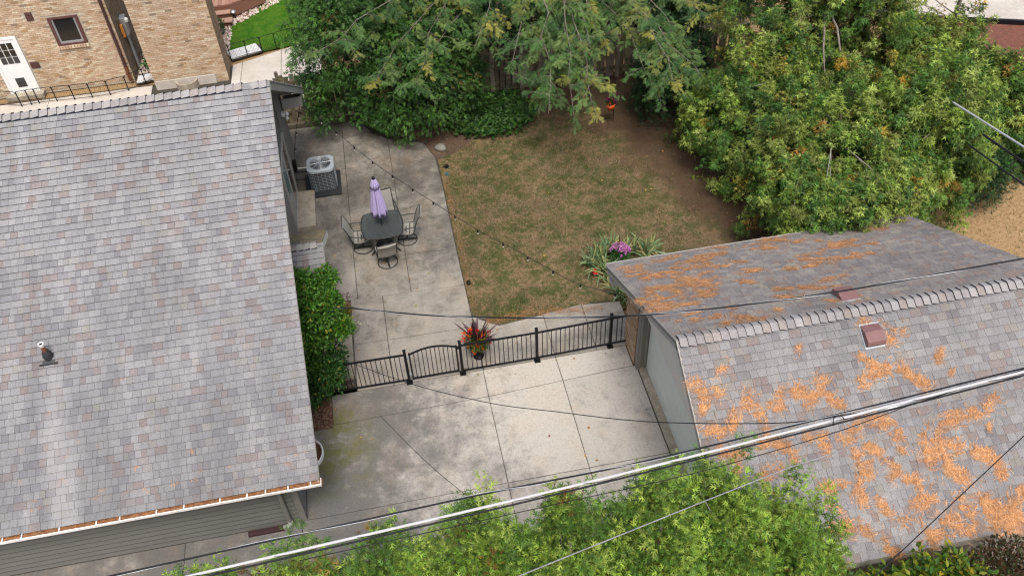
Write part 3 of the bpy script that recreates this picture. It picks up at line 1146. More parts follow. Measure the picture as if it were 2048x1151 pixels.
def roof_vent(x, y, slope, sgn):
    """low maroon hood; its open end looks down the slope"""
    ang = math.atan(slope)
    z0 = GR[1] - abs(y - GR[0]) * slope + .012
    Mx = Matrix.Translation((x, y, z0)) @ Matrix.Rotation(sgn * ang, 4, 'X')
    w, l = .17, .2
    s = MB()
    s.box((-w - .015, -l - .03, 0), (w + .015, l + .02, .02), M=Mx)
    o = s.build('roof_vent', M['acgrey'], garage)
    prof = [(-l, .055), (-l + .012, .12), (-l + .06, .155), (l * .3, .13), (l, .03), (l, .0)] if sgn > 0 else [(l, .055), (l - .012, .12), (l - .06, .155), (-l * .3, .13), (-l, .03), (-l, 0)]
    h = MB()
    for i in range(len(prof) - 1):
        (y0, a), (y1, c) = prof[i], prof[i + 1]
        h.poly([tuple(Mx @ Vector(p)) for p in ((-w, y0, a), (w, y0, a), (w, y1, c), (-w, y1, c))])
    for sx in (-w, w):
        h.poly([tuple(Mx @ Vector((sx, yy, zz))) for yy, zz in prof] + [tuple(Mx @ Vector((sx, prof[0][0], .05)))])
    h.build('hood', M['maroon'], o, bevel=.006)
    h = MB()
    h.box((-w + .02, -l + .03, .012), (w - .02, l - .03, .05), M=Mx)
    h.build('throat', M['black'], o)


roof_vent(7.8, 8.98, .59, 1)
roof_vent(7.8, 9.98, .513, -1)

# ------------------------------------------------------------------ neighbours' brick buildings
bh_ = thing('brick_house', 'tan brick house with a white back door, seen over the roof ridge', 'house', (-8.69, 29.3, 0))
b = MB()
b.box((-15.5, 29.3, -.1), (-8.69, 37, 5.4))
b.build('wall', M['mortar'], bh_)
x0 = -15.5
holes = [(-12.86 - x0, -.1, -11.9 - x0, 2.12), (-10.68 - x0, 1.5, -9.68 - x0, 2.66), (-11.28 - x0, 2.6, -11.06 - x0, 2.88), (-11.83 - x0, .82, -11.54 - x0, 1.12)]
bricks(bh_, (x0, 29.3, 0), (1, 0, 0), (0, -1, 0), 15.5 - 8.69, 4.6, holes, 300, TANB)
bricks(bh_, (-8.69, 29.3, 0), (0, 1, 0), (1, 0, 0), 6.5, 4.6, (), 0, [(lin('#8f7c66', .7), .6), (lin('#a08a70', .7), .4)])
# window with brown frame and soldier-brick sill
b = MB()
for lo, hi in (((-10.66, 29.24, 1.6), (-10.56, 29.36, 2.62)), ((-9.79, 29.24, 1.6), (-9.69, 29.36, 2.62)), ((-10.56, 29.24, 2.56), (-9.79, 29.36, 2.62)), ((-10.56, 29.24, 1.6), (-9.79, 29.36, 1.67))):
    b.box(lo, hi)
wf = b.build('window', M['frame_brown'], bh_)
b = MB()
for lo, hi in (((-10.56, 29.262, 1.67), (-10.5, 29.33, 2.56)), ((-9.85, 29.262, 1.67), (-9.79, 29.33, 2.56)), ((-10.5, 29.262, 1.67), (-9.85, 29.33, 1.74))):
    b.box(lo, hi)
b.build('sash', M['galv'], wf)
b = MB()
b.box((-10.5, 29.29, 1.74), (-9.85, 29.32, 2.56))
b.build('pane', M['glass_dark'], wf)
for k in range(11):
    s = MB()
    s.box((-10.72 + k * .096, 29.2, 1.49), (-10.72 + k * .096 + .082, 29.32, 1.595), pick(TANB))
    s.build('sill_brick', M['brick'], wf)
# back door
b = MB()
b.box((-12.86, 29.27, .06), (-11.9, 29.35, 2.12))
bd = b.build('door', M['white'], bh_)
b = MB()
for lo, hi in (((-12.88, 29.25, .02), (-12.78, 29.3, 2.14)), ((-11.98, 29.25, .02), (-11.88, 29.3, 2.14)), ((-12.78, 29.25, 2.05), (-11.98, 29.3, 2.14))):
    b.box(lo, hi)
b.build('door_frame', M['white'], bd)
for r in range(3):
    for c in range(3):
        s = MB()
        za = 1.18 + r * .26
        s.box((-12.66 + c * .2, 29.255, za), (-12.66 + c * .2 + .17, 29.268, za + .23))
        s.build('pane', M['glass_dark'], bd)
b = MB()
b.box((-12.52, 29.255, .28), (-12.22, 29.268, .62))
b.build('pet_flap', M['glass_dark'], bd)
b = MB()
b.box((-13.0, 29.0, -.1), (-11.75, 29.3, .055))
b.build('door_step', M['step'], bh_)
for (xa, za, xb_, zb, mm) in ((-11.28, 2.6, -11.06, 2.88, 'frame_brown'), (-11.83, .9, -11.54, 1.12, 'frame_brown')):
    s = MB()
    s.box((xa, 29.27, za), (xb_, 29.31, zb))
    for k in range(4):
        zz = za + .02 + k * (zb - za - .03) / 4
        s.box((xa + .02, 29.258, zz), (xb_ - .02, 29.27, zz + .03))
    s.build('wall_vent', M[mm], bh_)
# downspout at the corner, meter on the side wall
b = MB()
b.tube([(-8.8, 29.2, 4.6), (-8.8, 29.2, .55)], .055, 8)
dn = b.build('downspout', M['brownmetal'], bh_)
b = MB()
b.tube([(-8.8, 29.2, .56), (-8.8, 29.2, .02)], .06, 8)
b.build('boot', M['copper'], dn)
b = MB()
b.box((-8.67, 30.0, 1.3), (-8.5, 30.35, 1.95))
em = b.build('electric_meter', M['galv'], bh_, bevel=.015)
b = MB()
b.lathe([(.0, 0), (.1, 0), (.1, .08), (.07, .12), (0, .13)], (-8.5, 30.18, 1.75), 14)
b.build('meter_dial', M['white_dirty'], em)
b = MB()
b.tube([(-8.6, 30.1, 1.3), (-8.6, 30.1, .0)], .035, 8)
b.tube([(-8.6, 30.24, 1.3), (-8.6, 30.24, .0)], .03, 8)
b.build('conduit', M['galv'], em)
b = MB()
b.box((-8.66, 29.78, 1.35), (-8.57, 29.92, 1.8))
b.build('gas_box', M['amber'], em, bevel=.01)

bw = thing('brick_building', 'tan brick building end wall between the gravel gap and the small green lawn', 'building', (-6.6, 28.4, 0))
b = MB()
b.box((-7.83, 28.4, -.1), (-5.33, 29.5, 5.0))
b.build('wall', M['mortar'], bw)
b = MB()
b.box((-7.8, 28.36, -.1), (-5.75, 28.44, .3))
b.build('foundation', M['neigh'], bw)
bricks(bw, (-7.83, 28.4, 0), (1, 0, 0), (0, -1, 0), 2.5, 4.3, [(.03, -.1, 2.08, .31)], 300, TANB)
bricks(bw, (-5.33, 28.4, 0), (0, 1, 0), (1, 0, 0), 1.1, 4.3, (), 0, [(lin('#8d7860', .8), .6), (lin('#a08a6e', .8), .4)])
b = MB()
b.lathe([(.3, -.1), (.3, .22), (.38, .24), (.38, -.1)], (-6.75, 28.38, 0), 16, a0=math.pi, a1=2 * math.pi)
b.build('window_well', M['step'], bw)

# low black wire fences on the neighbours' side
def wire_fence(pts, h, label):
    r = thing('wire_fence', label, 'fence', (pts[0][0], pts[0][1], 0))
    for p in pts:
        s = MB()
        s.bar((p[0], p[1], -.02), (p[0], p[1], h), .03)
        s.build('post', M['black'], r)
    for p, q in zip(pts[:-1], pts[1:]):
        s = MB()
        v = Vector((q[0] - p[0], q[1] - p[1], 0))
        P = Vector((p[0], p[1], 0))
        arc = [P + v * .03 + Vector((0, 0, h - .06)), P + v * .1 + Vector((0, 0, h)), P + v * .9 + Vector((0, 0, h)), P + v * .97 + Vector((0, 0, h - .06))]
        s.tube(arc, .012, 5)
        s.tube([P + v * .03 + Vector((0, 0, .05)), P + v * .97 + Vector((0, 0, .05))], .009, 5)
        n = max(3, int(v.length / .055))
        for k in range(1, n):
            s.tube([P + v * (k / n) + Vector((0, 0, .05)), P + v * (k / n) + Vector((0, 0, h - .01))], .0028, 3, caps=False)
        s.build('wire_panel', M['black'], r)


wire_fence([(-13.2, 28.72), (-12.36, 28.42), (-12.05, 28.46), (-11.8, 28.48), (-11.2, 28.46), (-10.6, 28.41), (-10.0, 28.39), (-9.4, 28.41), (-8.8, 28.55), (-8.25, 28.9), (-7.86, 29.3)], .58,
           'low black wire fence of short panels in front of the brick house')
wire_fence([(-5.3, 29.72), (-4.73, 29.94), (-4.19, 30.05), (-3.68, 30.21), (-2.9, 30.5)], .6, 'low black wire fence along the edge of the small green lawn')
# white paving stones
pv = sheet('stone_strip', [(-5.32, 29.75), (-4.2, 30.12), (-4.3, 30.72), (-5.32, 30.4)], -.012, M['joint'], .05)
for r in range(3):
    for k in range(5):
        ux = Vector((.95, .31))
        o2 = Vector((-5.28, 29.8)) + ux * (k * .225) + Vector((-.08, .2)) * r
        a_, c_ = ux * .215, Vector((-.076, .19))
        s = MB()
        q = [o2, o2 + a_, o2 + a_ + c_, o2 + c_]
        zz = .012 + random.uniform(0, .008)
        s.mesh([(p.x, p.y, -.02) for p in q] + [(p.x, p.y, zz) for p in q], [(4, 5, 6, 7), (0, 1, 5, 4), (1, 2, 6, 5), (2, 3, 7, 6), (3, 0, 4, 7)])
        s.build('stone', M['white_dirty'], pv)
pv2 = sheet('stone_strip', [(-8.6, 28.95), (-7.9, 29.1), (-7.9, 29.7), (-8.6, 29.6)], -.012, M['joint'], .05)
for r in range(2):
    for k in range(3):
        s = MB()
        xa, ya = -8.58 + k * .225, 29.0 + r * .25 + k * .05
        s.box((xa, ya, -.02), (xa + .21, ya + .23, .012 + random.uniform(0, .008)))
        s.build('stone', M['white_dirty'], pv2)
# gravel
n = 2600
tet = (np.array([(-.5, -.4, 0), (.5, -.4, 0), (0, .55, 0), (0, 0, .6)], float), np.array([(0, 1, 3), (1, 2, 3), (2, 0, 3)]))
xy = []
while len(xy) < n:
    x, y = random.uniform(-8.6, -3.4), random.uniform(29.5, 37)
    if (x < -7.85 and y > 29.6) or (y > 32.3 + (x + 5.4) * .9 and x > -5.45 and x < -3.4 and y < 36) or (-6 < x < -5.4 and 30.6 < y < 32.4):
        xy.append((x, y))
xy = np.array(xy)
a = rng.uniform(0, 6.28, n)
gp = scatter(np.c_[xy, np.full(n, -.03)], np.c_[np.cos(a), np.sin(a), 0 * a], np.tile([0., 0, 1], (n, 1)), rng.uniform(.05, .13, n), *tet,
             np.array([(.5, .42, .36), (.38, .3, .25), (.55, .5, .45), (.32, .22, .18)])[rng.integers(0, 4, n)])
o = mesh_np('gravel', *gp, M['gravel'], kind='stuff')
# timber deck with steps
dk = thing('deck', 'brown timber deck corner with two steps at the top edge, beside the brick building', 'deck', (-5.4, 33.2, 0))
DC = [lin('#a77f6c', .8), lin('#9d7563', .8), lin('#b08a78', .8)]
k = 0
x = -6.5
while x < -5.45:
    s = MB()
    s.box((x, 33.02, .52), (x + .135, 37.5, .56), random.choice(DC))
    s.build('deck_board', M['deck'], dk)
    x += .14
for kk in range(9):
    xa = -5.38 + kk * .14
    s = MB()
    s.box((xa, 33.04 + kk * .09, .52), (xa + .135, 37.5, .56), random.choice(DC))
    s.build('deck_board', M['deck'], dk)
b = MB()
b.box((-6.5, 32.96, 0), (-5.4, 33.0, .54), lin('#7d5748', .8))
b.bar((-5.4, 32.98, .3), (-4.1, 33.9, .3), .05, .5, lin('#8a6252', .8))
b.build('fascia', M['deck'], dk)
for kk, (ya, zt_) in enumerate(((32.66, .38), (32.3, .2))):
    s = MB()
    s.box((-6.45, ya, zt_ - .04), (-5.36 + .04 * kk, ya + .37, zt_), lin('#b08d7b', .8))
    s.build('tread', M['deck'], dk)
    s = MB()
    s.box((-6.43, ya + .04, 0), (-5.4, ya + .36, zt_ - .04), lin('#6b483c', .8))
    s.build('riser', M['deck'], dk)


def blob(name, c, r, mat, seed=0, parent=None):
    """lumpy stone"""
    s = MB()
    rr = random.Random(seed)
    ph = [rr.uniform(0, 6.28) for _ in range(6)]
    s.lathe([(r[0] * math.sin(t) + .0001, -r[2] * math.cos(t)) for t in np.linspace(.02, math.pi - .02, 9)], (0, 0, 0), 14,
            wob=lambda a, rad, z: 1 + .14 * math.sin(2 * a + ph[0] + z * 4) + .08 * math.sin(3 * a + ph[1]) + .05 * math.sin(5 * a + ph[2] - z * 9))
    s.v = [(x, y * r[1] / r[0], z) for x, y, z in s.v]
    o = s.build(name, mat, parent, smooth=True)
    o.location = c
    return o


tag(blob('boulder', (-5.05, 33.4, .12), (.16, .14, .24), M['white_dirty'], 3), 'upright white stone on the gravel beside the deck steps', 'stone')
tag(blob('boulder', (1.44, 22.54, .05), (.2, .15, .12), M['stone'], 5), 'mossy grey boulder at the patio corner beside the ground cover', 'stone')
gp_ = thing('garden_lamp', 'small black garden lamp on the gravel by the deck steps', 'lamp', (-5.3, 32.98, 0))
b = MB(); b.lathe([(.0, 0), (.05, 0), (.05, .04), (.03, .06), (.03, .2), (0, .2)], (-5.3, 32.98, 0), 12); b.build('base', M['black'], gp_)
b = MB(); b.lathe([(.09, .2), (.11, .26), (.06, .31), (0, .32)], (-5.3, 32.98, 0), 12); b.build('shade', M['galv'], gp_)

# ------------------------------------------------------------------ wooden back fence
wf = thing('wooden_fence', 'weathered board fence half hidden by trees at the back of the yard', 'fence', (-3.4, 25.15, 0))
FC = [lin('#8a8272', .62), lin('#7a6f5e', .62), lin('#968d7c', .62), lin('#6d6552', .6), lin('#80795f', .6)]
x = -3.42
k = 0
while x < 12:
    yy = 25.08 if k % 2 == 0 else 25.2
    h = 1.75 + random.uniform(-.02, .02)
    s = MB()
    s.box((x, yy - .011, .1), (x + .143, yy + .011, h), random.choice(FC))
    o = s.build('picket', M['fence'], wf)
    x += .165
    k += 1
for zz in (.4, 1.45):
    s = MB()
    s.box((-3.42, 25.1, zz), (12, 25.18, zz + .09), FC[3])
    s.build('rail', M['fence'], wf)
for x in np.arange(-3.3, 12, 2.4):
    s = MB()
    s.box((x - .05, 25.215, -.1), (x + .05, 25.3, 1.85), FC[1])
    s.build('post', M['fence'], wf)
b = MB()
b.box((-3.38, 24.82, -.02), (-.95, 24.96, .13), lin('#6f6757', .6))
tag(b.build('timber_edging', M['fence'], bevel=.012), 'weathered timber beam on the patio at the foot of the board fence', 'edging')
tr = thing('wire_trellis', 'black wire trellis standing against the board fence among the leaves', 'trellis', (4.05, 24.95, 0))
b = MB()
for xx in (3.8, 4.0, 4.2, 4.4):
    b.tube([(xx, 24.95, 0), (xx, 24.95, 1.45 if xx in (3.8, 4.4) else 1.6)], .012, 5)
for zz in np.arange(.15, 1.5, .22):
    b.tube([(3.8, 24.95, zz), (4.4, 24.95, zz)], .01, 5)
b.tube([(4.1 + .3 * math.cos(t), 24.95, 1.45 + .2 * math.sin(t)) for t in np.linspace(0, math.pi, 9)], .012, 5)
b.build('grid', M['black'], tr)

# ------------------------------------------------------------------ black metal fence and gate
mf = thing('metal_fence', 'black metal picket fence between the patio and the driveway', 'fence', (.77, 13.42, 0))
FY = 13.42
POSTS = [(-.52, FY), (.77, FY), (2.6, FY), (4.44, FY + .05)]
for (x, y) in POSTS:
    s = MB()
    s.box((x - .032, y - .032, .01), (x + .032, y + .032, 1.13))
    p = s.build('post', M['black'], mf, bevel=.004)
    s = MB()
    s.box((x - .037, y - .037, 1.13), (x + .037, y + .037, 1.155))
    s.build('cap', M['black'], p, bevel=.006)
    s = MB()
    s.box((x - .075, y - .085, .0), (x + .075, y + .065, .012))
    for sx in (-.055, .055):
        s.lathe([(.012, .012), (.012, .024), (0, .026)], (x + sx, y - .06, 0), 8)
    s.build('base_plate', M['black'], p)
for (xa, ya), (xb_, yb) in ((((-2.42), FY + .03), (-.55, FY)), ((.8, FY), (2.57, FY)), ((2.63, FY), (4.41, FY + .05)), ((4.47, FY + .05), (4.835, FY + .06))):
    for zz, w in ((1.0, .036), (.1, .03)):
        s = MB()
        s.bar((xa, ya, zz), (xb_, yb, zz), w, w)
        s.build('rail', M['black'], mf)
    L = xb_ - xa
    n = max(2, round(L / .108))
    for k in range(1, n):
        t = k / n
        s = MB()
        x, y = xa + L * t, ya + (yb - ya) * t
        s.box((x - .0085, y - .0085, .1), (x + .0085, y + .0085, 1.0))
        s.build('baluster', M['black'], mf)
gt = thing('garden_gate', 'black arched metal gate in the picket fence', 'gate', (-.4, FY, 0))
ga, gb = -.42, .68
arch = lambda t: .98 + .15 * math.sin(math.pi * t) ** .9
s = MB()
for x in (ga, gb):
    s.box((x - .019, FY - .019, .09), (x + .019, FY + .019, 1.03))
s.bar((ga, FY, .12), (gb, FY, .12), .03, .034)
s.build('gate_frame', M['black'], gt)
s = MB()
pa = [(ga + (gb - ga) * t, FY, arch(t)) for t in np.linspace(0, 1, 17)]
for p, q in zip(pa[:-1], pa[1:]):
    s.bar(p, q, .032, .034, up=(0, 1, 0))
s.build('arched_rail', M['black'], gt)
for k in range(1, 11):
    t = k / 11
    x = ga + (gb - ga) * t
    s = MB()
    s.box((x - .0085, FY - .0085, .12), (x + .0085, FY + .0085, arch(t)))
    s.build('baluster', M['black'], gt)
s = MB()
s.box((.69, FY - .03, .92), (.745, FY + .03, .97))
s.build('latch', M['black'], gt)
for zz in (.25, .85):
    s = MB()
    s.box((-.49, FY - .02, zz), (-.43, FY + .02, zz + .06))
    s.build('hinge', M['galv'], gt)

# ------------------------------------------------------------------ air conditioner
ac = thing('air_conditioner', 'grey condenser unit with round fan guard on a black pad by the house', 'air conditioner', (-2.22, 21.52, 0))
b = MB()
b.box((-2.8, 20.98, -.01), (-1.74, 22.12, .07))
b.build('pad', M['blackrub'], ac, bevel=.01)
cx, cy, hw, hd = -2.22, 21.5, .385, .37


def rsq(hw, hd, r, n=5, cx=cx, cy=cy, z=0):
    out = []
    for (sx, sy, a0) in ((1, 1, 0), (-1, 1, 90), (-1, -1, 180), (1, -1, 270)):
        for k in range(n + 1):
            a = math.radians(a0 + 90 * k / n)
            out.append((cx + sx * (hw - r) + r * math.cos(a), cy + sy * (hd - r) + r * math.sin(a), z))
    return out


def prism(mb, ring, z0, z1, top=True):
    n = len(ring)
    for i in range(n):
        p, q = ring[i], ring[(i + 1) % n]
        mb.poly([(p[0], p[1], z0), (q[0], q[1], z0), (q[0], q[1], z1), (p[0], p[1], z1)])
    if top:
        mb.poly([(p[0], p[1], z1) for p in ring])


b = MB()
prism(b, rsq(hw - .03, hd - .03, .1), .08, .7)
b.build('coil', M['acfin'], ac)
b = MB()
prism(b, rsq(hw, hd, .11), .07, .12)
b.build('base_pan', M['acdark'], ac)
for k in range(11):
    s = MB()
    s.tube(rsq(hw - .004, hd - .004, .11, 5, z=.16 + k * .055), .0034, 5, closed=True)
    s.build('grille_wire', M['acgrey'], ac)
s = MB()
ring = rsq(hw - .008, hd - .008, .11, 2)
for i in range(len(ring)):
    p = ring[i]
    s.tube([(p[0], p[1], .1), (p[0], p[1], .78)], .003, 4)
for t in np.linspace(-.8, .8, 5):
    for sy in (-1, 1):
        s.tube([(cx + t * (hw - .11), cy + sy * (hd - .008), .1), (cx + t * (hw - .11), cy + sy * (hd - .008), .78)], .003, 4)
    for sx in (-1, 1):
        s.tube([(cx + sx * (hw - .008), cy + t * (hd - .11), .1), (cx + sx * (hw - .008), cy + t * (hd - .11), .78)], .003, 4)
s.build('grille_upright', M['acgrey'], ac)
for (sx, sy) in ((1, 1), (1, -1), (-1, 1), (-1, -1)):
    s = MB()
    s.box((cx + sx * (hw - .05) - .025, cy + sy * (hd - .05) - .025, .1), (cx + sx * (hw - .05) + .025, cy + sy * (hd - .05) + .025, .78))
    s.build('corner_post', M['acdark'], ac, bevel=.01)
b = MB()
n = 48
R_ = .315
outer = []
for k in range(n):
    a = 2 * math.pi * k / n
    c_, s_ = math.cos(a), math.sin(a)
    m = min((hw + .012) / max(abs(c_), 1e-6), (hd + .012) / max(abs(s_), 1e-6))
    m = min(m, .475)
    outer.append((cx + c_ * m, cy + s_ * m))
inner = [(cx + R_ * math.cos(2 * math.pi * k / n), cy + R_ * math.sin(2 * math.pi * k / n)) for k in range(n)]
for k in range(n):
    j = (k + 1) % n
    b.poly([(*outer[k], .845), (*outer[j], .845), (*inner[j], .862), (*inner[k], .862)])
    b.poly([(*outer[k], .775), (*outer[j], .775), (*outer[j], .845), (*outer[k], .845)])
    b.poly([(*inner[k], .862), (*inner[j], .862), (*inner[j], .74), (*inner[k], .74)])
b.build('top_cover', M['acgrey'], ac)
b = MB()
b.lathe([(0, .71), (.32, .71)], (cx, cy, 0), 24)
b.build('fan_well', M['acdark'], ac)
for k in range(5):
    s = MB()
    a = 2 * math.pi * k / 5 + .3
    pts = []
    for r, da, dz in ((.08, -.25, .03), (.29, -.32, .05), (.3, .34, -.01), (.08, .3, -.02)):
        pts.append((cx + r * math.cos(a + da), cy + r * math.sin(a + da), .77 + dz))
    s.poly(pts)
    s.build('fan_blade', M['acdark'], ac)
b = MB()
for k in range(10):
    a = 2 * math.pi * k / 10 + .1
    b.tube([(cx + .06 * math.cos(a), cy + .06 * math.sin(a), .885), (cx + .33 * math.cos(a), cy + .33 * math.sin(a), .868)], .0055, 4)
for r in (.1, .155, .21, .265, .31):
    b.tube([(cx + r * math.cos(t), cy + r * math.sin(t), .886 - .05 * r) for t in np.linspace(0, 2 * math.pi, 33)[:-1]], .0035, 4, closed=True)
b.build('fan_guard', M['galv'], ac)
b = MB()
b.lathe([(0, .9), (.06, .9), (.068, .885), (.068, .87)], (cx, cy, 0), 16)
b.build('hub', M['galv'], ac)
b = MB()
b.tube([(-2.6, 21.75, .45), (-2.85, 21.78, .45), (-3.05, 21.78, .45)], .03, 8)
b.tube([(-2.6, 21.6, .3), (-2.8, 21.62, .27), (-3.05, 21.64, .28)], .018, 6)
b.build('line_set', M['blackrub'], ac)
b = MB()
b.tube([(-2.6, 21.85, .52), (-3.05, 21.88, .52)], .022, 6)
b.build('conduit', M['white_dirty'], ac)
b = MB()
b.box((-3.045, 21.75, .5), (-2.94, 21.95, .8))
tag(b.build('disconnect_box', M['black'], bevel=.008), 'small black switch box on the house wall behind the air conditioner', 'electrical box')

# ------------------------------------------------------------------ patio table, umbrella, chairs
TX, TY, TZ = -.66, 18.48, .72
tb = thing('patio_table', 'square patio table with smoked glass top and dark metal rim', 'table', (TX, TY, 0))


def rs(h, r, n, z, bulge=.05):
    out = []
    for (sx, sy, a0) in ((1, 1, 0), (-1, 1, 90), (-1, -1, 180), (1, -1, 270)):
        for k in range(n + 1):
            a = math.radians(a0 + 90 * k / n)
            x, y = sx * (h - r) + r * math.cos(a), sy * (h - r) + r * math.sin(a)
            out.append((x, y, z))
    # bowed sides
    res = []
    m = len(out)
    for i in range(m):
        p, q = Vector(out[i]), Vector(out[(i + 1) % m])
        res.append(p)
        if (q - p).length > .3:
            for t in (.2, .35, .5, .65, .8):
                c = p.lerp(q, t)
                w = 1 + bulge / h * math.sin(math.pi * t)
                res.append(Vector((c.x * (w if abs(c.x) > abs(c.y) else 1), c.y * (w if abs(c.y) > abs(c.x) else 1), z)))
    return [Vector((p.x + TX, p.y + TY, p.z)) for p in res]


ring = rs(.52, .12, 5, TZ)
b = MB()
prism(b, [tuple(p) for p in rs(.515, .12, 5, TZ)], TZ - .006, TZ + .004)
b.poly([(p.x, p.y, TZ - .006) for p in reversed(rs(.515, .12, 5, TZ))])
b.build('glass_top', M['table_glass'], tb)
b = MB()
b.tube(ring, .017, 7, closed=True)
b.build('rim', M['chair_frame'], tb, smooth=True)
for sx in (-1, 1):
    for sy in (-1, 1):
        s = MB()
        s.tube([(TX + sx * .4, TY + sy * .4, TZ - .02), (TX + sx * .24, TY + sy * .24, .5), (TX + sx * .2, TY + sy * .2, .3), (TX + sx * .3, TY + sy * .3, .1), (TX + sx * .4, TY + sy * .4, .015)], .018, 7)
        s.build('leg', M['chair_frame'], tb, smooth=True)
b = MB()
b.tube([(TX + .21 * math.cos(t), TY + .21 * math.sin(t), .3) for t in np.linspace(0, 6.283, 17)[:-1]], .012, 6, closed=True)
b.tube([(TX - .2, TY - .2, .3), (TX + .2, TY + .2, .3)], .01, 5)
b.tube([(TX + .2, TY - .2, .3), (TX - .2, TY + .2, .3)], .01, 5)
b.build('stretcher_ring', M['chair_frame'], tb)

um = thing('umbrella', 'closed lilac umbrella standing through the middle of the glass table', 'umbrella', (TX, TY, 0))
b = MB()
b.tube([(TX, TY, .03), (TX, TY, 2.3)], .02, 10)
b.build('pole', M['chair_frame'], um, smooth=True)
b = MB()
b.lathe([(.24, 0), (.24, .035), (.2, .06), (.05, .09), (.04, .22), (.0, .22)], (TX, TY, 0), 20)
b.build('base', M['blackrub'], um, smooth=True)


def pleat(k, ph, amp):
    return lambda a, r, z: 1 + amp * math.cos(k * a + ph) * (1 if r > .03 else 0) + amp * .3 * math.sin(3 * a + ph + z * 3)


b = MB()
b.lathe([(.03, 2.28), (.06, 2.2), (.09, 2.05), (.115, 1.85), (.14, 1.65), (.165, 1.45), (.19, 1.25), (.2, 1.12), (.16, 1.13), (.03, 1.3)], (TX, TY, 0), 64, wob=pleat(8, .4, .2))
b.build('canopy', M['canopy'], um, smooth=True)
b = MB()
b.lathe([(.025, 2.31), (.06, 2.26), (.095, 2.12), (.12, 2.0), (.1, 2.0)], (TX, TY, 0), 64, wob=pleat(8, .4, .17))
b.build('valance', M['canopy'], um, smooth=True)
b = MB()
b.lathe([(.04, 2.29), (.045, 2.33), (.03, 2.36), (0, 2.365)], (TX, TY, 0), 12)
b.build('finial', M['black'], um, smooth=True)

# chair: built facing +y at the origin
ch = thing('patio_chair', '', 'chair', (0, 0, 0), 'swivel sling chairs round the glass table')


def strip(prof, w, th=.012, seg=4, sag=.02):
    s = MB()
    top, bot = [], []
    for (y, z) in prof:
        r1, r2 = [], []
        for k in range(seg + 1):
            t = k / seg * 2 - 1
            d = -sag * (1 - t * t)
            r1.append((t * w, y + d * .3, z + d))
            r2.append((t * w, y + d * .3, z + d - th))
        top.append(r1); bot.append(r2)
    for i in range(len(prof) - 1):
        for k in range(seg):
            s.poly([top[i][k], top[i][k + 1], top[i + 1][k + 1], top[i + 1][k]])
            s.poly([bot[i + 1][k], bot[i + 1][k + 1], bot[i][k + 1], bot[i][k]])
    for i in range(len(prof) - 1):
        for k in (0, seg):
            s.poly([top[i][k], top[i + 1][k], bot[i + 1][k], bot[i][k]])
    for i in (0, len(prof) - 1):
        for k in range(seg):
            s.poly([top[i][k], top[i][k + 1], bot[i][k + 1], bot[i][k]])
    return s


SEAT = [(.27, .42), (.2, .43), (.05, .415), (-.1, .40), (-.2, .42)]
BACKP = [(-.21, .43), (-.25, .52), (-.29, .68), (-.35, .86), (-.41, 1.0), (-.445, 1.02), (-.47, .99)]
strip(SEAT, .25).build('seat', M['sling'], ch, smooth=True)
strip(BACKP, .25, sag=.03).build('backrest', M['sling'], ch, smooth=True)
s = MB()
for sx in (-1, 1):
    s.tube([(sx * .262, y, z) for y, z in SEAT + BACKP[1:6]], .014, 6)
s.tube([(-.262, -.44, 1.02), (.262, -.44, 1.02)], .012, 6)
s.tube([(-.262, .1, .405), (.262, .1, .405)], .012, 6)
s.tube([(-.262, -.1, .39), (.262, -.1, .39)], .012, 6)
s.build('side_frame', M['chair_frame'], ch, smooth=True)
for sx in (-1, 1):
    s = MB()
    s.tube([(sx * .27, -.31, .7), (sx * .3, -.2, .68), (sx * .31, .0, .655), (sx * .31, .18, .645), (sx * .3, .27, .62), (sx * .285, .26, .53), (sx * .265, .2, .43)], .014, 6)
    s.build('arm', M['chair_frame'], ch, smooth=True)
s = MB()
s.tube([(.27 * math.cos(t), .27 * math.sin(t), .022) for t in np.linspace(0, 6.283, 29)[:-1]], .014, 6, closed=True)
s.build('base_ring', M['chair_frame'], ch, smooth=True)
s = MB()
s.bar((-.0, -.265, .035), (0, .265, .035), .045, .02)
s.bar((0, 0, .03), (0, 0, .39), .05)
s.bar((-.25, 0, .385), (.25, 0, .385), .04, .02)
s.build('stem', M['chair_frame'], ch)
spots = [(-1.27, 18.46, -92, 'grey sling chair on the house side of the glass table'),
         (-.03, 18.52, 84, 'grey sling chair on the lawn side of the glass table'),
         (-.66, 17.72, 8, 'grey sling chair with its back to the driveway, in front of the glass table'),
         (-.5, 19.18, 186, 'grey sling chair hidden behind the closed umbrella')]
for i, (x, y, r, lab) in enumerate(spots):
    o = ch if i == 0 else copy_tree(ch)
    o.location = (x, y, 0.0)
    o.rotation_euler = (0, 0, math.radians(r))
    o['label'] = lab

# ------------------------------------------------------------------ urn of flowers by the gate
UX, UY = 1.23, 13.86
urn = thing('urn', 'small black urn with a flared rim behind the picket fence', 'planter', (UX, UY, 0))
b = MB()
b.lathe([(0, 0), (.13, 0), (.135, .03), (.1, .06), (.05, .1), (.05, .14), (.09, .19), (.14, .28), (.155, .38), (.185, .43), (.19, .45), (.16, .45), (.14, .41), (0, .41)], (UX, UY, 0), 24)
b.build('body', M['black'], urn, smooth=True)
fl = thing('flower_arrangement', 'dark red spiky leaves over orange and red blooms in the black urn', 'flowers', (UX, UY, .41))


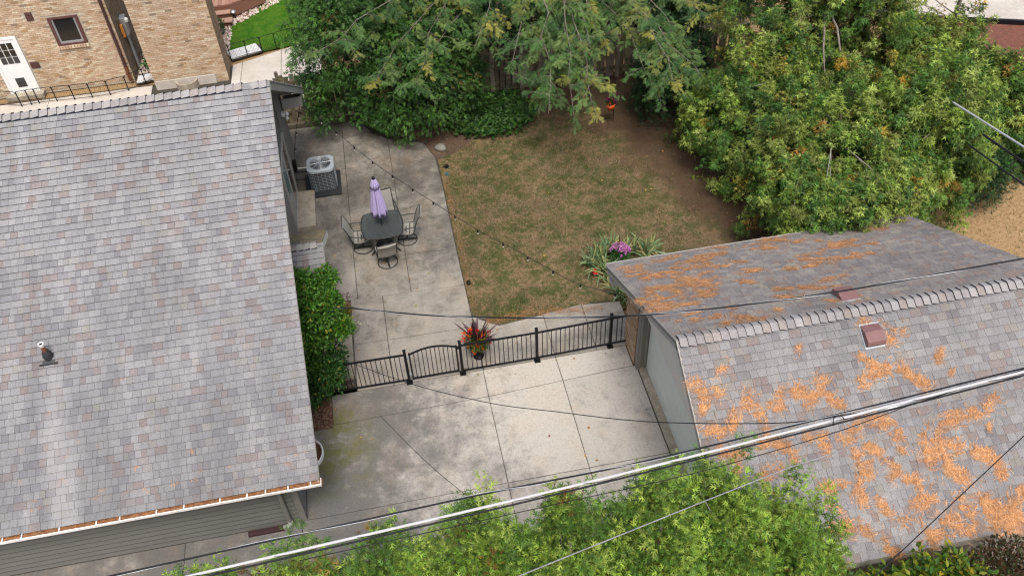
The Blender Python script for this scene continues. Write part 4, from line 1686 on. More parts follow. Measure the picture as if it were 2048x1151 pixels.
def leafball(name, parent, c, r, n, size, cols, zlo=-1, mat='leaf', tmpl=LEAF, kind=None):
    a = norm(rng.normal(size=(n, 3)))
    a[:, 2] = np.where(a[:, 2] < zlo, -a[:, 2], a[:, 2])
    P = np.array(c) + a * np.array(r) * (rng.random((n, 1)) ** .4)
    D = norm(a + rng.normal(size=(n, 3)) * .6 + [0, 0, .1])
    N = norm(a * .5 + rng.normal(size=(n, 3)) * .5 + [0, 0, .7])
    C = np.array(cols)[rng.integers(0, len(cols), n)] * rng.uniform(.7, 1.3, (n, 1))
    return mesh_np(name, *scatter(P, D, N, rng.uniform(*size, n), *tmpl, C), M[mat], parent, kind)


leafball('foliage', fl, (UX, UY, .56), (.3, .28, .2), 700, (.06, .11), [lin('#5f8a24', .5), lin('#7f9a2c', .5), lin('#3c6a20', .5), lin('#8f8a2a', .5)])
# spikes
v, t, c = [], [], []
parts = []
for k in range(46):
    a = random.uniform(0, 6.28)
    el = random.uniform(.6, 1.45)
    L = random.uniform(.55, .92)
    d = np.array([math.cos(a) * math.cos(el), math.sin(a) * math.cos(el), math.sin(el)])
    pts = [np.array([UX, UY, .5]) + d * L * s_ + np.array([0, 0, -.22 * L * s_ ** 2 * math.cos(el)]) for s_ in (0, .35, .7, 1)]
    side = np.cross(d, [0, 0, 1.0]); side = side / (np.linalg.norm(side) + 1e-6)
    V = []
    for p, w in zip(pts, (.012, .026, .02, 0.0)):
        V += [p - side * w, p + side * w]
    T = []
    for i in range(3):
        T += [(2 * i, 2 * i + 1, 2 * i + 3), (2 * i, 2 * i + 3, 2 * i + 2)]
    cc = np.array(random.choice([lin('#553543', .6), lin('#64424e', .6), lin('#46303a', .6), lin('#7a5c64', .6)]))
    parts.append((np.array(V), np.array(T), np.tile(cc, (8, 1))))
mesh_np('spike_leaves', *merge(parts), M['petal'], fl)


def bloom(parent, c, r, cols, name='bloom', n=26):
    a = norm(rng.normal(size=(n, 3)) + [0, 0, .8])
    P = np.array(c) + a * r * .35
    C = np.array(cols)[rng.integers(0, len(cols), n)]
    return mesh_np(name, *scatter(P, a, norm(rng.normal(size=(n, 3)) + [0, 0, .4]), np.full(n, r * .9), LEAF[0] * [1.7, 1, 1], LEAF[1], C), M['petal'], parent)


OR = [lin('#f0641a', .85), lin('#e8501a', .85), lin('#f08a2a', .85)]
RD = [lin('#d8321e', .8), lin('#c82838', .8)]
for (dx, dy, z, cs) in ((-.3, .1, .82, OR), (-.12, .14, .88, OR), (-.2, .0, .8, OR), (-.33, .0, .74, OR), (.08, .0, .8, OR), (-.02, -.06, .74, OR), (.16, .05, .78, OR), (-.2, -.16, .66, [lin('#f0a028', .85)]),
                        (-.06, -.2, .66, OR), (-.12, -.24, .52, OR), (.05, -.22, .62, RD), (.3, .06, .78, RD), (.3, -.08, .6, RD), (.02, .1, .86, RD), (.18, -.1, .7, OR), (.1, -.25, .55, OR), (-.15, .05, .92, RD)):
    bloom(fl, (UX + dx, UY + dy, z - .06), .066, cs, n=18)

# ------------------------------------------------------------------ string lights
def cable(name, pts, r, mat, label, cat='cable', n=60, smooth=True, parent=None):
    """Catmull-Rom tube through points"""
    P = [Vector(p) for p in pts]
    P = [P[0] * 2 - P[1]] + P + [P[-1] * 2 - P[-2]]
    out = []
    segs = len(P) - 3
    per = max(2, n // segs)
    for i in range(segs):
        a, b_, c_, d_ = P[i:i + 4]
        for k in range(per + (1 if i == segs - 1 else 0)):
            t = k / per
            out.append(.5 * ((2 * b_) + (c_ - a) * t + (2 * a - 5 * b_ + 4 * c_ - d_) * t * t + (3 * b_ - a - 3 * c_ + d_) * t ** 3))
    s = MB()
    s.tube(out, r, 6)
    o = s.build(name, M[mat], parent, smooth=True)
    if label:
        tag(o, label, cat)
    return o, out


def light_string(pts, label, step, first=.5):
    root = thing('string_lights', label, 'string lights', pts[0])
    o, path = cable('cord', pts, .0075, 'cable', None, parent=root)
    acc, nxt = 0, first
    for p, q in zip(path[:-1], path[1:]):
        L = (q - p).length
        while acc + L > nxt:
            c = p.lerp(q, (nxt - acc) / L)
            s = MB()
            s.lathe([(0, 0), (.02, 0), (.022, -.06), (.018, -.08), (0, -.08)], tuple(c), 8)
            k = s.build('socket', M['black'], root)
            s = MB()
            s.lathe([(.01, -.08), (.02, -.1), (.021, -.115), (.013, -.135), (0, -.14)], tuple(c), 10)
            s.build('bulb', M['bulb'], k, smooth=True)
            nxt += step
        acc += L


light_string([(-2.45, 22.3, 2.35), (-1.68, 20.76, 2.6), (-1.02, 19.74, 2.45), (-.56, 19.04, 2.37), (-.16, 18.48, 2.32), (.31, 17.81, 2.3), (.75, 17.17, 2.3), (1.21, 16.51, 2.3), (1.68, 15.86, 2.3),
              (2.17, 15.28, 2.3), (2.61, 14.68, 2.35), (3.1, 13.99, 2.4), (3.57, 13.36, 2.47), (4.55, 12.9, 2.3)], 'long string of globe lights hung from the house eave to the garage corner', .8, 1.3)
light_string([(-2.5, 22.4, 2.3), (-2.75, 22.05, 1.65), (-2.9, 21.9, 1.1), (-2.96, 21.85, .78)], 'short string of lights dropping from the eave to the switch box', .5, .25)
tag_ = tag
s = MB(); s.lathe([(0, 0), (.035, .01), (.04, .06), (.02, .09), (0, .09)], (4.8, 13.2, 1.85), 12)
s.build('wall_sensor', M['black'], garage)

# ------------------------------------------------------------------ utility lines overhead
def ext(pts, a=.6, b_=.6):
    p = [Vector(q) for q in pts]
    return [tuple(p[0] + (p[0] - p[1]).normalized() * a)] + pts + [tuple(p[-1] + (p[-1] - p[-2]).normalized() * b_)]


W1 = ext([(-2.75, 4.8, 8.0), (1.64, 5.02, 8.0), (6.96, 5.39, 8.0)], 5, 5)
cable('power_line', W1, .0165, 'cable_w', 'thick pale bare cable, the brightest line crossing low over the driveway')
cable('power_line', [(x, y - .028, z - .04) for x, y, z in W1], .012, 'cable', 'dark cable lashed just under the thick pale cable')
W2 = ext([(-3.66, 5.09, 7.8), (.19, 5.35, 7.6), (2.55, 5.4, 7.6), (7.16, 5.57, 7.8)], 4, 5)
lash = [o for o in COL.objects if o.get('label', '').startswith('thick pale bare')][0]
s = MB()
q0 = [Vector(p) for p in W1]
pp = []
for i in range(len(q0) - 1):
    for k in range(60):
        p = q0[i].lerp(q0[i + 1], k / 60)
        a = (i * 60 + k) * .55
        pp.append(p + Vector((0, math.cos(a) * .018 - .008, math.sin(a) * .022 - .012)))
s.tube(pp, .0035, 4)
s.build('lashing_wire', M['cable'], lash)
o, path = cable('telephone_cable', W2, .012, 'cable', 'twisted black cable crossing over the house corner and driveway', n=160)
s = MB()
hel = [p + Vector((0, math.cos(i * .3) * .015, math.sin(i * .3) * .015)) for i, p in enumerate(path)]
s.tube(hel, .0035, 4)
s.build('wrap_wire', M['galv'], o)
sv = ext([(-1.98, 13.3, 2.95), (-1.75, 12.75, 3.45), (-1.45, 12.26, 4.0), (.52, 11.01, 4.6), (3.25, 9.44, 5.6), (5.85, 8.5, 6.4), (8.88, 7.83, 7.2)], .1, 4)
o, path = cable('service_drop', sv, .013, 'cable', 'twisted black and silver line running from the shrubs over the garage ridge', n=150)
s = MB()
hel = [p + Vector((0, math.cos(i * .55) * .012, math.sin(i * .55) * .012)) for i, p in enumerate(path)]
s.tube(hel, .005, 4)
s.build('neutral_wire', M['galv'], o)
cable('telephone_wire', ext([(-1.62, 11.76, 3.0), (-.34, 10.06, 4.0), (.87, 8.59, 5.0), (1.74, 7.77, 5.6), (2.87, 6.73, 6.4), (4.22, 5.82, 7.2), (4.79, 5.38, 7.8)], .7, .3), .0065, 'cable',
      'thin dark wire sagging from the gate over the driveway to the garage roof', 'wire')
cable('telephone_wire', [(-.87, 8.34, 5.5), (-.26, 6.7, 6.5), (.19, 5.36, 7.6)], .004, 'cable', 'short thin wire hanging down to the twisted black cable over the driveway', 'wire')
cable('telephone_wire', ext([(.35, 4.06, 8.0), (3.47, 4.68, 8.0), (4.42, 4.83, 8.0), (7.0, 5.34, 8.0)], 2, 5), .0075, 'wire_grey', 'single silver wire low over the hedge tops, below the thick pale cable', 'wire')
cable('telephone_wire', ext([(1.16, 5.4, 7.0), (2.74, 5.45, 7.0), (3.74, 5.53, 7.0), (4.9, 5.55, 7.2), (5.95, 5.57, 7.5), (7.23, 5.56, 7.8)], 3, 5), .006, 'cable',
      'thin black wire between the thick pale cable and the silver wire over the garage', 'wire')
cable('telephone_wire', ext([(4.82, 4.09, 6.0), (7.74, 5.45, 6.6)], 1, 4), .007, 'cable', 'thin wire cutting diagonally across the lower right of the garage roof', 'wire')
cable('street_line', ext([(11.42, 13.18, 6.0), (10.74, 10.38, 7.0)], .25, 3), .019, 'cable_w', 'pale silver line coming out of the cedars at the right edge', 'cable')
cable('street_line', ext([(11.37, 12.07, 6.0), (10.48, 9.99, 7.0)], .3, 3), .022, 'cable', 'thick black line coming out of the cedars under the silver one', 'cable')
cable('street_line', ext([(11.47, 12.33, 5.5), (11.22, 10.47, 6.0)], .3, 3), .017, 'cable', 'thinner black line, lowest of those leaving the cedars at the right edge', 'cable')
sb = MB(); sb.tube([(5.05, 5.27, 7.92), (5.3, 5.285, 7.93), (5.75, 5.32, 7.95)], [.01, .035, .01], 8)
tag(sb.build('splice_case', M['galv'], smooth=True), 'grey cable splice sleeve hanging under the pale cable above the garage', 'splice case')
sb = MB(); sb.tube([(4.45, 5.17, 7.98), (4.42, 5.18, 8.1), (4.5, 5.18, 8.13), (4.58, 5.18, 8.02)], .006, 5)
tag(sb.build('cable_clip', M['cable'], smooth=True), 'small loop of black wire standing up on the pale cable', 'wire')

# ------------------------------------------------------------------ vegetation
FAN = fan_template(1, .3, .3, 1.0)
FAN_FINE = fan_template(2, .19, .22, .8)
FEATHER = fan_template(2, .17, .3, .55)
PIN = pinnate_template(6)


def limb(mb, p, q, r0, r1, bend=.15, n=6):
    p, q = Vector(p), Vector(q)
    d = q - p
    side = Vector((random.uniform(-1, 1), random.uniform(-1, 1), random.uniform(-.4, .8))) * d.length * bend
    pts = [p.lerp(q, t) + side * math.sin(math.pi * t) for t in np.linspace(0, 1, n)]
    mb.tube(pts, [r0 + (r1 - r0) * k / (n - 1) for k in range(n)], 5)
    return pts


def crown(name, parent, E, nb, per, size, tmpl, pal, odd=(), p_odd=0.0, droop=.3, ln=.5, lat=.13, up=.25, zlo=.05, rlo=.72, rhi=1.05, inner=.25, seed=1, keep=None):
    """branchlets spread over lumpy ellipsoids E = [(centre, radii)], each carrying `per` sprays"""
    g = np.random.default_rng(seed)
    w = np.array([(r[0] * r[1] + r[0] * r[2] + r[1] * r[2]) for _, r in E])
    w = w / w.sum()
    ids = g.choice(len(E), nb, p=w)
    c = np.array([E[i][0] for i in ids], float)
    r = np.array([E[i][1] for i in ids], float)
    d = norm(g.normal(size=(nb, 3)))
    d[:, 2] = np.where(d[:, 2] < -.55, -d[:, 2], d[:, 2])
    bump = .12 * np.sin(d[:, 0] * 6 + ids * 2.1) + .1 * np.sin(d[:, 1] * 7 + ids) + .1 * np.sin(d[:, 2] * 8 + ids * 3) + .07 * np.sin(d[:, 0] * 15 + d[:, 2] * 11)
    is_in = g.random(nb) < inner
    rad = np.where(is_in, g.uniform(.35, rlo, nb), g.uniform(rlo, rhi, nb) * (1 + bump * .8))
    B = c + d * r * rad[:, None]
    n = norm(d / r)
    ok = B[:, 2] > zlo
    # drop branchlets buried in a neighbouring lobe
    for i, (cc, rr) in enumerate(E):
        q = ((B - np.array(cc)) / np.array(rr))
        ok &= (ids == i) | (np.linalg.norm(q, axis=1) > .62)
    if keep is not None:
        ok &= keep(B)
    B, n, is_in = B[ok], n[ok], is_in[ok]
    m = len(B)
    axis = norm(n + [0, 0, up] + g.normal(size=(m, 3)) * .3)
    col = np.array(pal)[g.integers(0, len(pal), m)] * g.uniform(.72, 1.25, (m, 1))
    if len(odd):
        o = g.random(m) < p_odd
        col[o] = (np.array(odd)[g.integers(0, len(odd), m)] * g.uniform(.7, 1.15, (m, 1)))[o]
    col[is_in] *= .6  # inner branchlets darkened, painting in the shade between the outer sprays
    k = per
    u = g.random((m, k, 1))
    L = g.normal(size=(m, k, 3))
    L -= axis[:, None] * (L * axis[:, None]).sum(-1, keepdims=True)
    P = B[:, None] + axis[:, None] * ((u - .7) * ln) + L * lat * (1.15 - .6 * u)
    P[..., 2] -= droop * .25 * (1 - u[..., 0]) * 0 + droop * .12 * np.linalg.norm(L, axis=-1)
    D = axis[:, None] * .75 + L * .55 + g.normal(size=(m, k, 3)) * .22
    D[..., 2] -= droop
    N = n[:, None] * .55 + np.array([0, -.15, .75]) + g.normal(size=(m, k, 3)) * .5
    C = col[:, None] * g.uniform(.7, 1.35, (m, k, 1)) * (.85 + .3 * u)
    S = size[0] + (size[1] - size[0]) * g.random((m, k)) ** 1.2
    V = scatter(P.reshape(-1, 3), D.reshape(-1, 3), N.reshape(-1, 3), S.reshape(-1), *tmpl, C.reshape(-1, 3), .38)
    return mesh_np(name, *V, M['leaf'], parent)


def tree(name, label, cat, base, E, nb, per, size, tmpl, pal, group=None, trunk=.14, limbs=16, twig_r=.022, **kw):
    root = thing(name, label, cat, (base[0], base[1], 0), group)
    top = max(c[2] + r[2] * .75 for c, r in E)
    s = MB()
    tp = (base[0] + random.uniform(-.1, .1), base[1] + random.uniform(-.1, .1), top)
    pts = limb(s, (base[0], base[1], -.1), tp, trunk, trunk * .25, .02, 9)
    s.build('trunk', M['bark'], root, smooth=True)
    s = MB()
    for k in range(limbs):
        c, r = E[k % len(E)]
        d = norm(np.array([random.gauss(0, 1), random.gauss(0, 1), random.uniform(-.3, .9)]))
        q = np.array(c) + d * np.array(r) * random.uniform(.75, 1.0)
        if q[2] < .1:
            continue
        zz = max(.2, min(top * .95, q[2] - .35))
        limb(s, (base[0], base[1], zz), q, twig_r, .005, .12)
    if s.v:
        s.build('branches', M['twig'], root, smooth=True)
    crown('crown', root, E, nb, per, size, tmpl, pal, **kw)
    return root


CED = [lin('#7b9638', 0.66), lin('#5f8432', 0.66), lin('#8ba243', 0.66), lin('#9aae50', 0.66), lin('#557a2e', 0.66), lin('#48702a', 0.66), lin('#7d8a3c', 0.66)]
CEDO = [lin('#c9a236', .62), lin('#b8923a', .6), lin('#a8a040', .62), lin('#c08c34', .58)]
CG = 'cedars behind the garage and lawn'
KW = dict(odd=CEDO, p_odd=.04, droop=.6, ln=.5, lat=.075, inner=.16, group=CG)
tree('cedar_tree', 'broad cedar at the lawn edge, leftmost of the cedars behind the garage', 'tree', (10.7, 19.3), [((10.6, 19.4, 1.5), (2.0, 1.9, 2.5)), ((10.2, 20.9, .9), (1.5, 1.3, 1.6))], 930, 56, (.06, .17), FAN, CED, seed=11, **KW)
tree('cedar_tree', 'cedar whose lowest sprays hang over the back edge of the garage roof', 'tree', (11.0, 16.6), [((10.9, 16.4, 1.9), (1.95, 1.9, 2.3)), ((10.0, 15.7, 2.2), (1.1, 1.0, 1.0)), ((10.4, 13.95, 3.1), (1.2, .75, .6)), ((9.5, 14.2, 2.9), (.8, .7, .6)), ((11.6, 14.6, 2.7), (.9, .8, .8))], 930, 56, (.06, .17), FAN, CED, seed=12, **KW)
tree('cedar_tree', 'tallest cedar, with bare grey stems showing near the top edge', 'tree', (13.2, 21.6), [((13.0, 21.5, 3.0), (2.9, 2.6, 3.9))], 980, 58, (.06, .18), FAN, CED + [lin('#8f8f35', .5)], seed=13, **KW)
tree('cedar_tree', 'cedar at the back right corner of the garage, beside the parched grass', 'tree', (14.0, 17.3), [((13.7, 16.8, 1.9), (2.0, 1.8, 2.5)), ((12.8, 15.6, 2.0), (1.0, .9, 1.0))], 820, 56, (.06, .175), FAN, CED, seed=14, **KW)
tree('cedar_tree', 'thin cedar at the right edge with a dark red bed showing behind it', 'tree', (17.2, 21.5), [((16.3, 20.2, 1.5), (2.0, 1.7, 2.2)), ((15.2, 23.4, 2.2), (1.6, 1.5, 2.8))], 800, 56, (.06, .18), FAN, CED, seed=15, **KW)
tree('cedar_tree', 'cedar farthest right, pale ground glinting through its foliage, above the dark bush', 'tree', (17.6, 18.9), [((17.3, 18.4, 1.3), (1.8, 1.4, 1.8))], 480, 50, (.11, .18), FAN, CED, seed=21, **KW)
# bare stems at the top of the tallest cedar
tall = [o for o in COL.objects if str(o.get('label', '')).startswith('tallest cedar')][0]
for pts in ([(12.5, 20.9, 4.3), (11.75, 19.3, 4.35), (11.5, 18.75, 4.2), (11.3, 18.1, 3.9)], [(12.3, 20.3, 4.4), (12.1, 19.3, 4.4), (11.95, 18.65, 4.1)]):
    s = MB()
    s.tube(pts, [.035, .03, .025, .012][:len(pts)], 6)
    s.build('bare_stem', M['bark'], tall, smooth=True)
DK = [lin('#2f5222', .5), lin('#3a5f28', .5), lin('#264a22', .5)]
tree('arborvitae', 'dark green arborvitae in the shade where the lawn meets the cedars', 'tree', (8.7, 22.5), [((8.7, 22.6, 1.3), (1.0, .9, 1.9)), ((9.5, 24.0, 1.6), (1.1, .9, 2.2))], 520, 24, (.11, .17), FAN, DK, seed=16, droop=.3, ln=.45, trunk=.08, limbs=5)
tree('yew_bush', 'dark rounded bush at the far end of the cedars on the parched grass', 'shrub', (16.0, 16.9), [((15.9, 16.8, .65), (1.15, .95, .95))], 400, 15, (.1, .16), FEATHER, DK + [lin('#3f6f2a', .5)], seed=17, droop=.1, ln=.35, trunk=.06, limbs=3)
tree('yew_bush', 'small dark bush cut off by the right edge above the parched grass', 'shrub', (18.1, 17.6), [((18.0, 17.5, .45), (.8, .7, .6))], 160, 12, (.12, .2), FEATHER, DK, seed=18, droop=.1, ln=.3, trunk=.05, limbs=2)
JUN = [lin('#3f6a26', 0.56), lin('#4d7a2e', 0.56), lin('#35602a', 0.56), lin('#5a8636', 0.56)]
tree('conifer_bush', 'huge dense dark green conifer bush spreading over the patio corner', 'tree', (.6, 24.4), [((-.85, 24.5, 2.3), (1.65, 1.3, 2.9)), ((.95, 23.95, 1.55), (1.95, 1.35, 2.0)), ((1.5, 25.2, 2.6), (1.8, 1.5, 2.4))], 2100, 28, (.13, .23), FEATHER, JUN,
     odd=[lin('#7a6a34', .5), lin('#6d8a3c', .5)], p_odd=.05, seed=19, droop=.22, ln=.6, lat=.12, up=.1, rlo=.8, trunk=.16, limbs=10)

# honey locust hanging in from behind the fence
loc = thing('locust_tree', 'honey locust with feathery yellow green sprays hanging over the back fence', 'tree', (6.2, 28.6, 0))
s = MB()
tp = limb(s, (6.2, 28.6, -.1), (6.0, 28.2, 6.5), .22, .14, .03, 8)
s.build('trunk', M['bark'], loc, smooth=True)


def in_poly(u, v, poly):
    c = False
    for i in range(len(poly)):
        a, b_ = poly[i], poly[i - 1]
        if (a[1] > v) != (b_[1] > v) and u < (b_[0] - a[0]) * (v - a[1]) / (b_[1] - a[1]) + a[0]:
            c = not c
    return c


g = np.random.default_rng(23)
br = MB()
tips = []
ends = [(-1.6, 22.3, 3.9), (-.45, 23.6, 3.6), (-.4, 22.2, 2.6), (1.5, 23.2, 3.6), (.8, 22.1, 2.9), (2.3, 24.0, 3.5), (2.9, 22.6, 3.3), (3.6, 21.6, 2.6), (4.7, 22.6, 2.8), (4.5, 20.6, 2.5), (4.35, 20.1, 2.4), (5.5, 21.6, 2.6), (5.15, 20.0, 2.6), (6.5, 22.6, 3.4), (6.0, 21.2, 2.5), (7.75, 20.6, 2.5), (8.0, 22.2, 2.9), (8.8, 21.4, 2.9), (9.5, 22.6, 3.4), (8.9, 20.2, 2.7), (5.6, 20.1, 2.5), (4.0, 24.0, 3.2), (8.1, 20.2, 2.7), (5.6, 23.6, 3.2), (7.2, 23.4, 3.4), (3.2, 23.6, 2.8), (0.2, 24.4, 4.6), (9.8, 24.2, 4.6), (4.9, 24.8, 4.4), (7.0, 25.0, 4.6), (2.0, 25.0, 5.0)]
for e in ends:
    st = tp[random.randint(4, 7)]
    p0, p1 = Vector(st), Vector(e)
    mid = p0.lerp(p1, .55) + Vector((0, 0, .9))
    pts = [p0 * (1 - t) ** 2 + mid * 2 * t * (1 - t) + p1 * t * t + Vector((random.uniform(-.16, .16), random.uniform(-.16, .16), random.uniform(-.1, .1))) for t in np.linspace(0, 1, 12)]
    br.tube(pts, [.034 * (1 - .85 * k / 11) for k in range(12)], 5)
    for k in range(24):
        t = random.uniform(.55, 1.0)
        i = min(10, int(t * 11))
        q = pts[i].lerp(pts[i + 1], t * 11 - i)
        ang = random.uniform(0, 6.28)
        L = random.uniform(.35, .85)
        dr = Vector((math.cos(ang) * .8, math.sin(ang) * .8 - .25, random.uniform(-.55, .25))).normalized()
        tw = [q + dr * L * s_ + Vector((0, 0, -.3 * L * s_ * s_)) for s_ in (0, .33, .66, 1)]
        br.tube(tw, [.008, .006, .004, .002], 4)
        tips.append((tw, random.random()))
br.build('branches', M['bark'], loc, smooth=True)
LG = [lin('#5f8646', .64), lin('#527c3e', .64), lin('#6f924a', .64), lin('#47703a', .62), lin('#7d9a50', .64)]
LY = [lin('#9aa04a', 0.70), lin('#aaa84e', 0.70), lin('#8a9648', 0.70)]
P, D, N, S, C = [], [], [], [], []
for tw, r in tips:
    cb = np.array(random.choice(LY if r < .2 else LG)) * random.uniform(.8, 1.2)
    m = 36
    for k in range(m):
        t = random.uniform(.1, 1.0) * 3
        i = min(2, int(t))
        q = tw[i].lerp(tw[i + 1], t - i)
        d = (tw[i + 1] - tw[i]).normalized()
        v = Vector((random.gauss(0, 1), random.gauss(0, 1), random.gauss(0, .5)))
        dd = d * .5 + v.normalized() * .9 + Vector((0, 0, -.3))
        P.append(q + v * .03); D.append(dd); N.append((random.gauss(0, .3), random.gauss(0, .3) - .2, 1)); S.append(random.uniform(.13, .21)); C.append(cb * random.uniform(.8, 1.2))
mesh_np('crown', *scatter(np.array(P), np.array(D), np.array(N, float), np.array(S), *PIN, np.array(C)), M['leaf'], loc)

BK = [lin('#37592a', .5), lin('#2c4d26', .5), lin('#42652f', .5)]
for i, (x, y, rx, rz, lab) in enumerate(((3.0, 27.0, 1.6, 2.0, 'dark evergreen behind the board fence, left of the locust trunk'), (6.4, 27.3, 1.8, 1.9, 'dark evergreen behind the board fence, at the locust trunk'), (9.6, 27.0, 1.9, 2.3, 'dark evergreen behind the board fence, next to the tall cedar'), (12.2, 27.6, 1.7, 2.3, 'dark evergreen behind the board fence, at the top edge behind the tall cedar'))):
    tree('evergreen_bush', lab, 'shrub', (x, y), [((x, y, rz * .75), (rx, 1.2, rz))], 420, 22, (.15, .25), FAN, BK, seed=80 + i, droop=.3, ln=.5, trunk=.08, limbs=5, group='dark evergreens behind the fence')

# foreground arborvitae hedge
HED = [lin('#84a63a', 0.68), lin('#6f9634', 0.68), lin('#92b042', 0.68), lin('#5f8630', 0.68), lin('#a2b84e', 0.68), lin('#527a30', 0.68)]
HG = 'arborvitae in the foreground hedge'
hspots = [(-4.9, 3.2, .8), (-3.6, 3.4, 1.05), (-2.35, 3.6, 1.05), (-1.1, 3.72, 1.05), (.2, 3.72, 1.05), (1.45, 3.75, .95), (2.65, 3.95, .95), (3.7, 3.8, .9), (4.6, 3.05, .85), (5.3, 2.2, .7)]
hl = ['arborvitae at the left end of the foreground hedge, under the twisted cable', 'second arborvitae from the left end of the foreground hedge', 'third arborvitae from the left end of the foreground hedge', 'fourth arborvitae from the left end, below the driveway corner',
      'arborvitae in the middle of the foreground hedge, left of the lone upright tip', 'arborvitae with a lone upright tip rising over the driveway concrete', 'arborvitae in front of the garage door corner, with bare twigs showing',
      'arborvitae touching the left edge of the garage roof', 'arborvitae leaning over the needle strewn lower garage roof', 'lowest arborvitae at the right end of the hedge, below the garage eave']
for i, (x, zc, rx) in enumerate(hspots):
    E = [((x, 5.7 + random.uniform(-.15, .15), zc), (rx, 1.15, 2.2)), ((x + random.uniform(-.4, .4), 5.3, zc - .4), (rx, 1.1, 2.0))]
    if i == 5:
        E.append(((1.55, 6.6, 4.6), (.2, .2, .8)))
    tree('arborvitae', hl[i], 'tree', (x, 5.6), E, 950, 26, (.05, .14), FAN_FINE, HED, group=HG, odd=[lin('#a88a3c', .5), lin('#9a6a34', .45)], p_odd=.02, seed=40 + i, droop=.05, ln=.4, lat=.085, up=.55, zlo=.8, inner=.2, limbs=14, twig_r=.016, trunk=.09,
         keep=lambda B: (B[:, 2] > 2.4) & (B[:, 1] > 4.6))

# broadleaf shrubs at the house
SH = [lin('#5f9a2c', .5), lin('#4f8a26', .5), lin('#74a838', .5), lin('#3f7422', .5)]
SHD = [lin('#3f742c', .5), lin('#34682a', .5), lin('#4d8434', .5)]


def shrub(name, label, cat, base, E, n, size, cols, odd=(), p_odd=0, stems=7, seed=1, tmpl=LEAF, up=.3):
    g = np.random.default_rng(seed)
    root = thing(name, label, cat, (base[0], base[1], 0))
    s = MB()
    for k in range(stems):
        c, r = E[k % len(E)]
        d = norm(np.array([g.normal(), g.normal(), g.uniform(-.1, 1)]))
        limb(s, (base[0] + g.uniform(-.1, .1), base[1] + g.uniform(-.1, .1), -.02), np.array(c) + d * np.array(r) * .9, .014, .004, .1)
    s.build('stems', M['twig'], root, smooth=True)
    ids = g.integers(0, len(E), n)
    c = np.array([E[i][0] for i in ids], float); r = np.array([E[i][1] for i in ids], float)
    d = norm(g.normal(size=(n, 3)))
    bump = 1 + .16 * np.sin(d[:, :1] * 7 + ids[:, None]) + .14 * np.sin(d[:, 1:2] * 8 + 2 * ids[:, None]) + .1 * np.sin(d[:, 2:] * 11)
    P = c + d * r * bump * (g.random((n, 1)) ** .35)
    ok = P[:, 2] > .03
    P, d = P[ok], d[ok]
    m = len(P)
    D = norm(d + g.normal(size=(m, 3)) * .7 + [0, 0, up - .3])
    N = norm(d * .4 + g.normal(size=(m, 3)) * .5 + [0, 0, .8])
    C = np.array(cols)[g.integers(0, len(cols), m)] * g.uniform(.7, 1.25, (m, 1))
    if len(odd):
        o = g.random(m) < p_odd
        C[o] = np.array(odd)[g.integers(0, len(odd), m)][o]
    mesh_np('crown', *scatter(P, D, N, g.uniform(*size, m), *tmpl, C), M['leaf'], root)
    return root


shrub('leafy_shrub', 'bright green loose shrub between the house roof and the porch roof', 'shrub', (-2.6, 13.9), [((-2.45, 13.9, 2.85), (.45, .5, .4)), ((-2.08, 13.45, 2.8), (.42, .45, .45)), ((-2.65, 13.35, 2.5), (.45, .5, .55)), ((-2.3, 13.5, 2.2), (.45, .45, .5)), ((-2.5, 14.25, 3.0), (.3, .34, .22)), ((-1.85, 13.55, 2.95), (.22, .28, .2)), ((-2.6, 13.6, 1.2), (.4, .4, .9)), ((-1.95, 14.25, 3.0), (.26, .3, .2)), ((-1.72, 13.2, 2.5), (.2, .24, .22))], 10800, (.06, .115), SH, [lin('#b0a83c', .5)], .04, 12, 5, up=.4)
shrub('leafy_shrub', 'darker green rounded shrub in front of the concrete entry steps', 'shrub', (-2.6, 13.4), [((-2.42, 13.62, .95), (.46, .5, .55)), ((-2.45, 13.95, 1.35), (.4, .45, .45)), ((-2.7, 13.25, .6), (.38, .42, .5)), ((-2.2, 13.8, .85), (.34, .4, .45)), ((-2.25, 13.35, .9), (.36, .4, .45))], 8200, (.05, .095), SHD, [lin('#b8a43c', .5), lin('#8a9a3c', .5)], .03, 10, 6)
shrub('nandina', 'small shrub with yellow green and red tipped leaves beside the entry steps', 'shrub', (-1.98, 15.75), [((-1.98, 15.75, .35), (.22, .3, .38))], 1100, (.05, .09), [lin('#9a9a2a', .5), lin('#7d8a26', .5), lin('#b0a030', .5)], [lin('#b04a22', .55), lin('#a03a24', .5)], .14, 5, 7)
shrub('variegated_plant', 'pale cream and green variegated plant next to the entry steps', 'plant', (-1.8, 15.4), [((-1.82, 15.42, .16), (.2, .22, .2))], 420, (.05, .09), [lin('#c8c8a0', .6), lin('#a8b078', .55), lin('#d8d8b8', .6)], (), 0, 3, 8)
RH = [lin('#5f8a26', .5), lin('#7f9c2c', .5), lin('#46742a', .5), lin('#a0aa30', .5)]
shrub('rhododendron', 'glossy yellow green broadleaf shrub below the garage front eave', 'shrub', (6.9, 5.0), [((6.55, 5.2, 2.35), (.5, .4, .85)), ((7.15, 5.2, 2.55), (.5, .4, .85)), ((7.75, 5.2, 2.45), (.5, .4, .8)), ((7.1, 5.15, 1.2), (.9, .4, 1.0))], 7500, (.1, .17), RH, [lin('#c8b030', .55)], .05, 8, 9, LEAF)
shrub('brown_shrub', 'rusty brown shrub in the bottom right corner beside the glossy shrub', 'shrub', (8.9, 5.1), [((8.65, 5.2, 2.45), (.65, .45, .95)), ((8.8, 5.1, 1.2), (.7, .4, .9))], 8000, (.05, .1), [lin('#6a4a2c', .5), lin('#5a4428', .5), lin('#4a5a28', .5)], (), 0, 6, 10, LEAF)
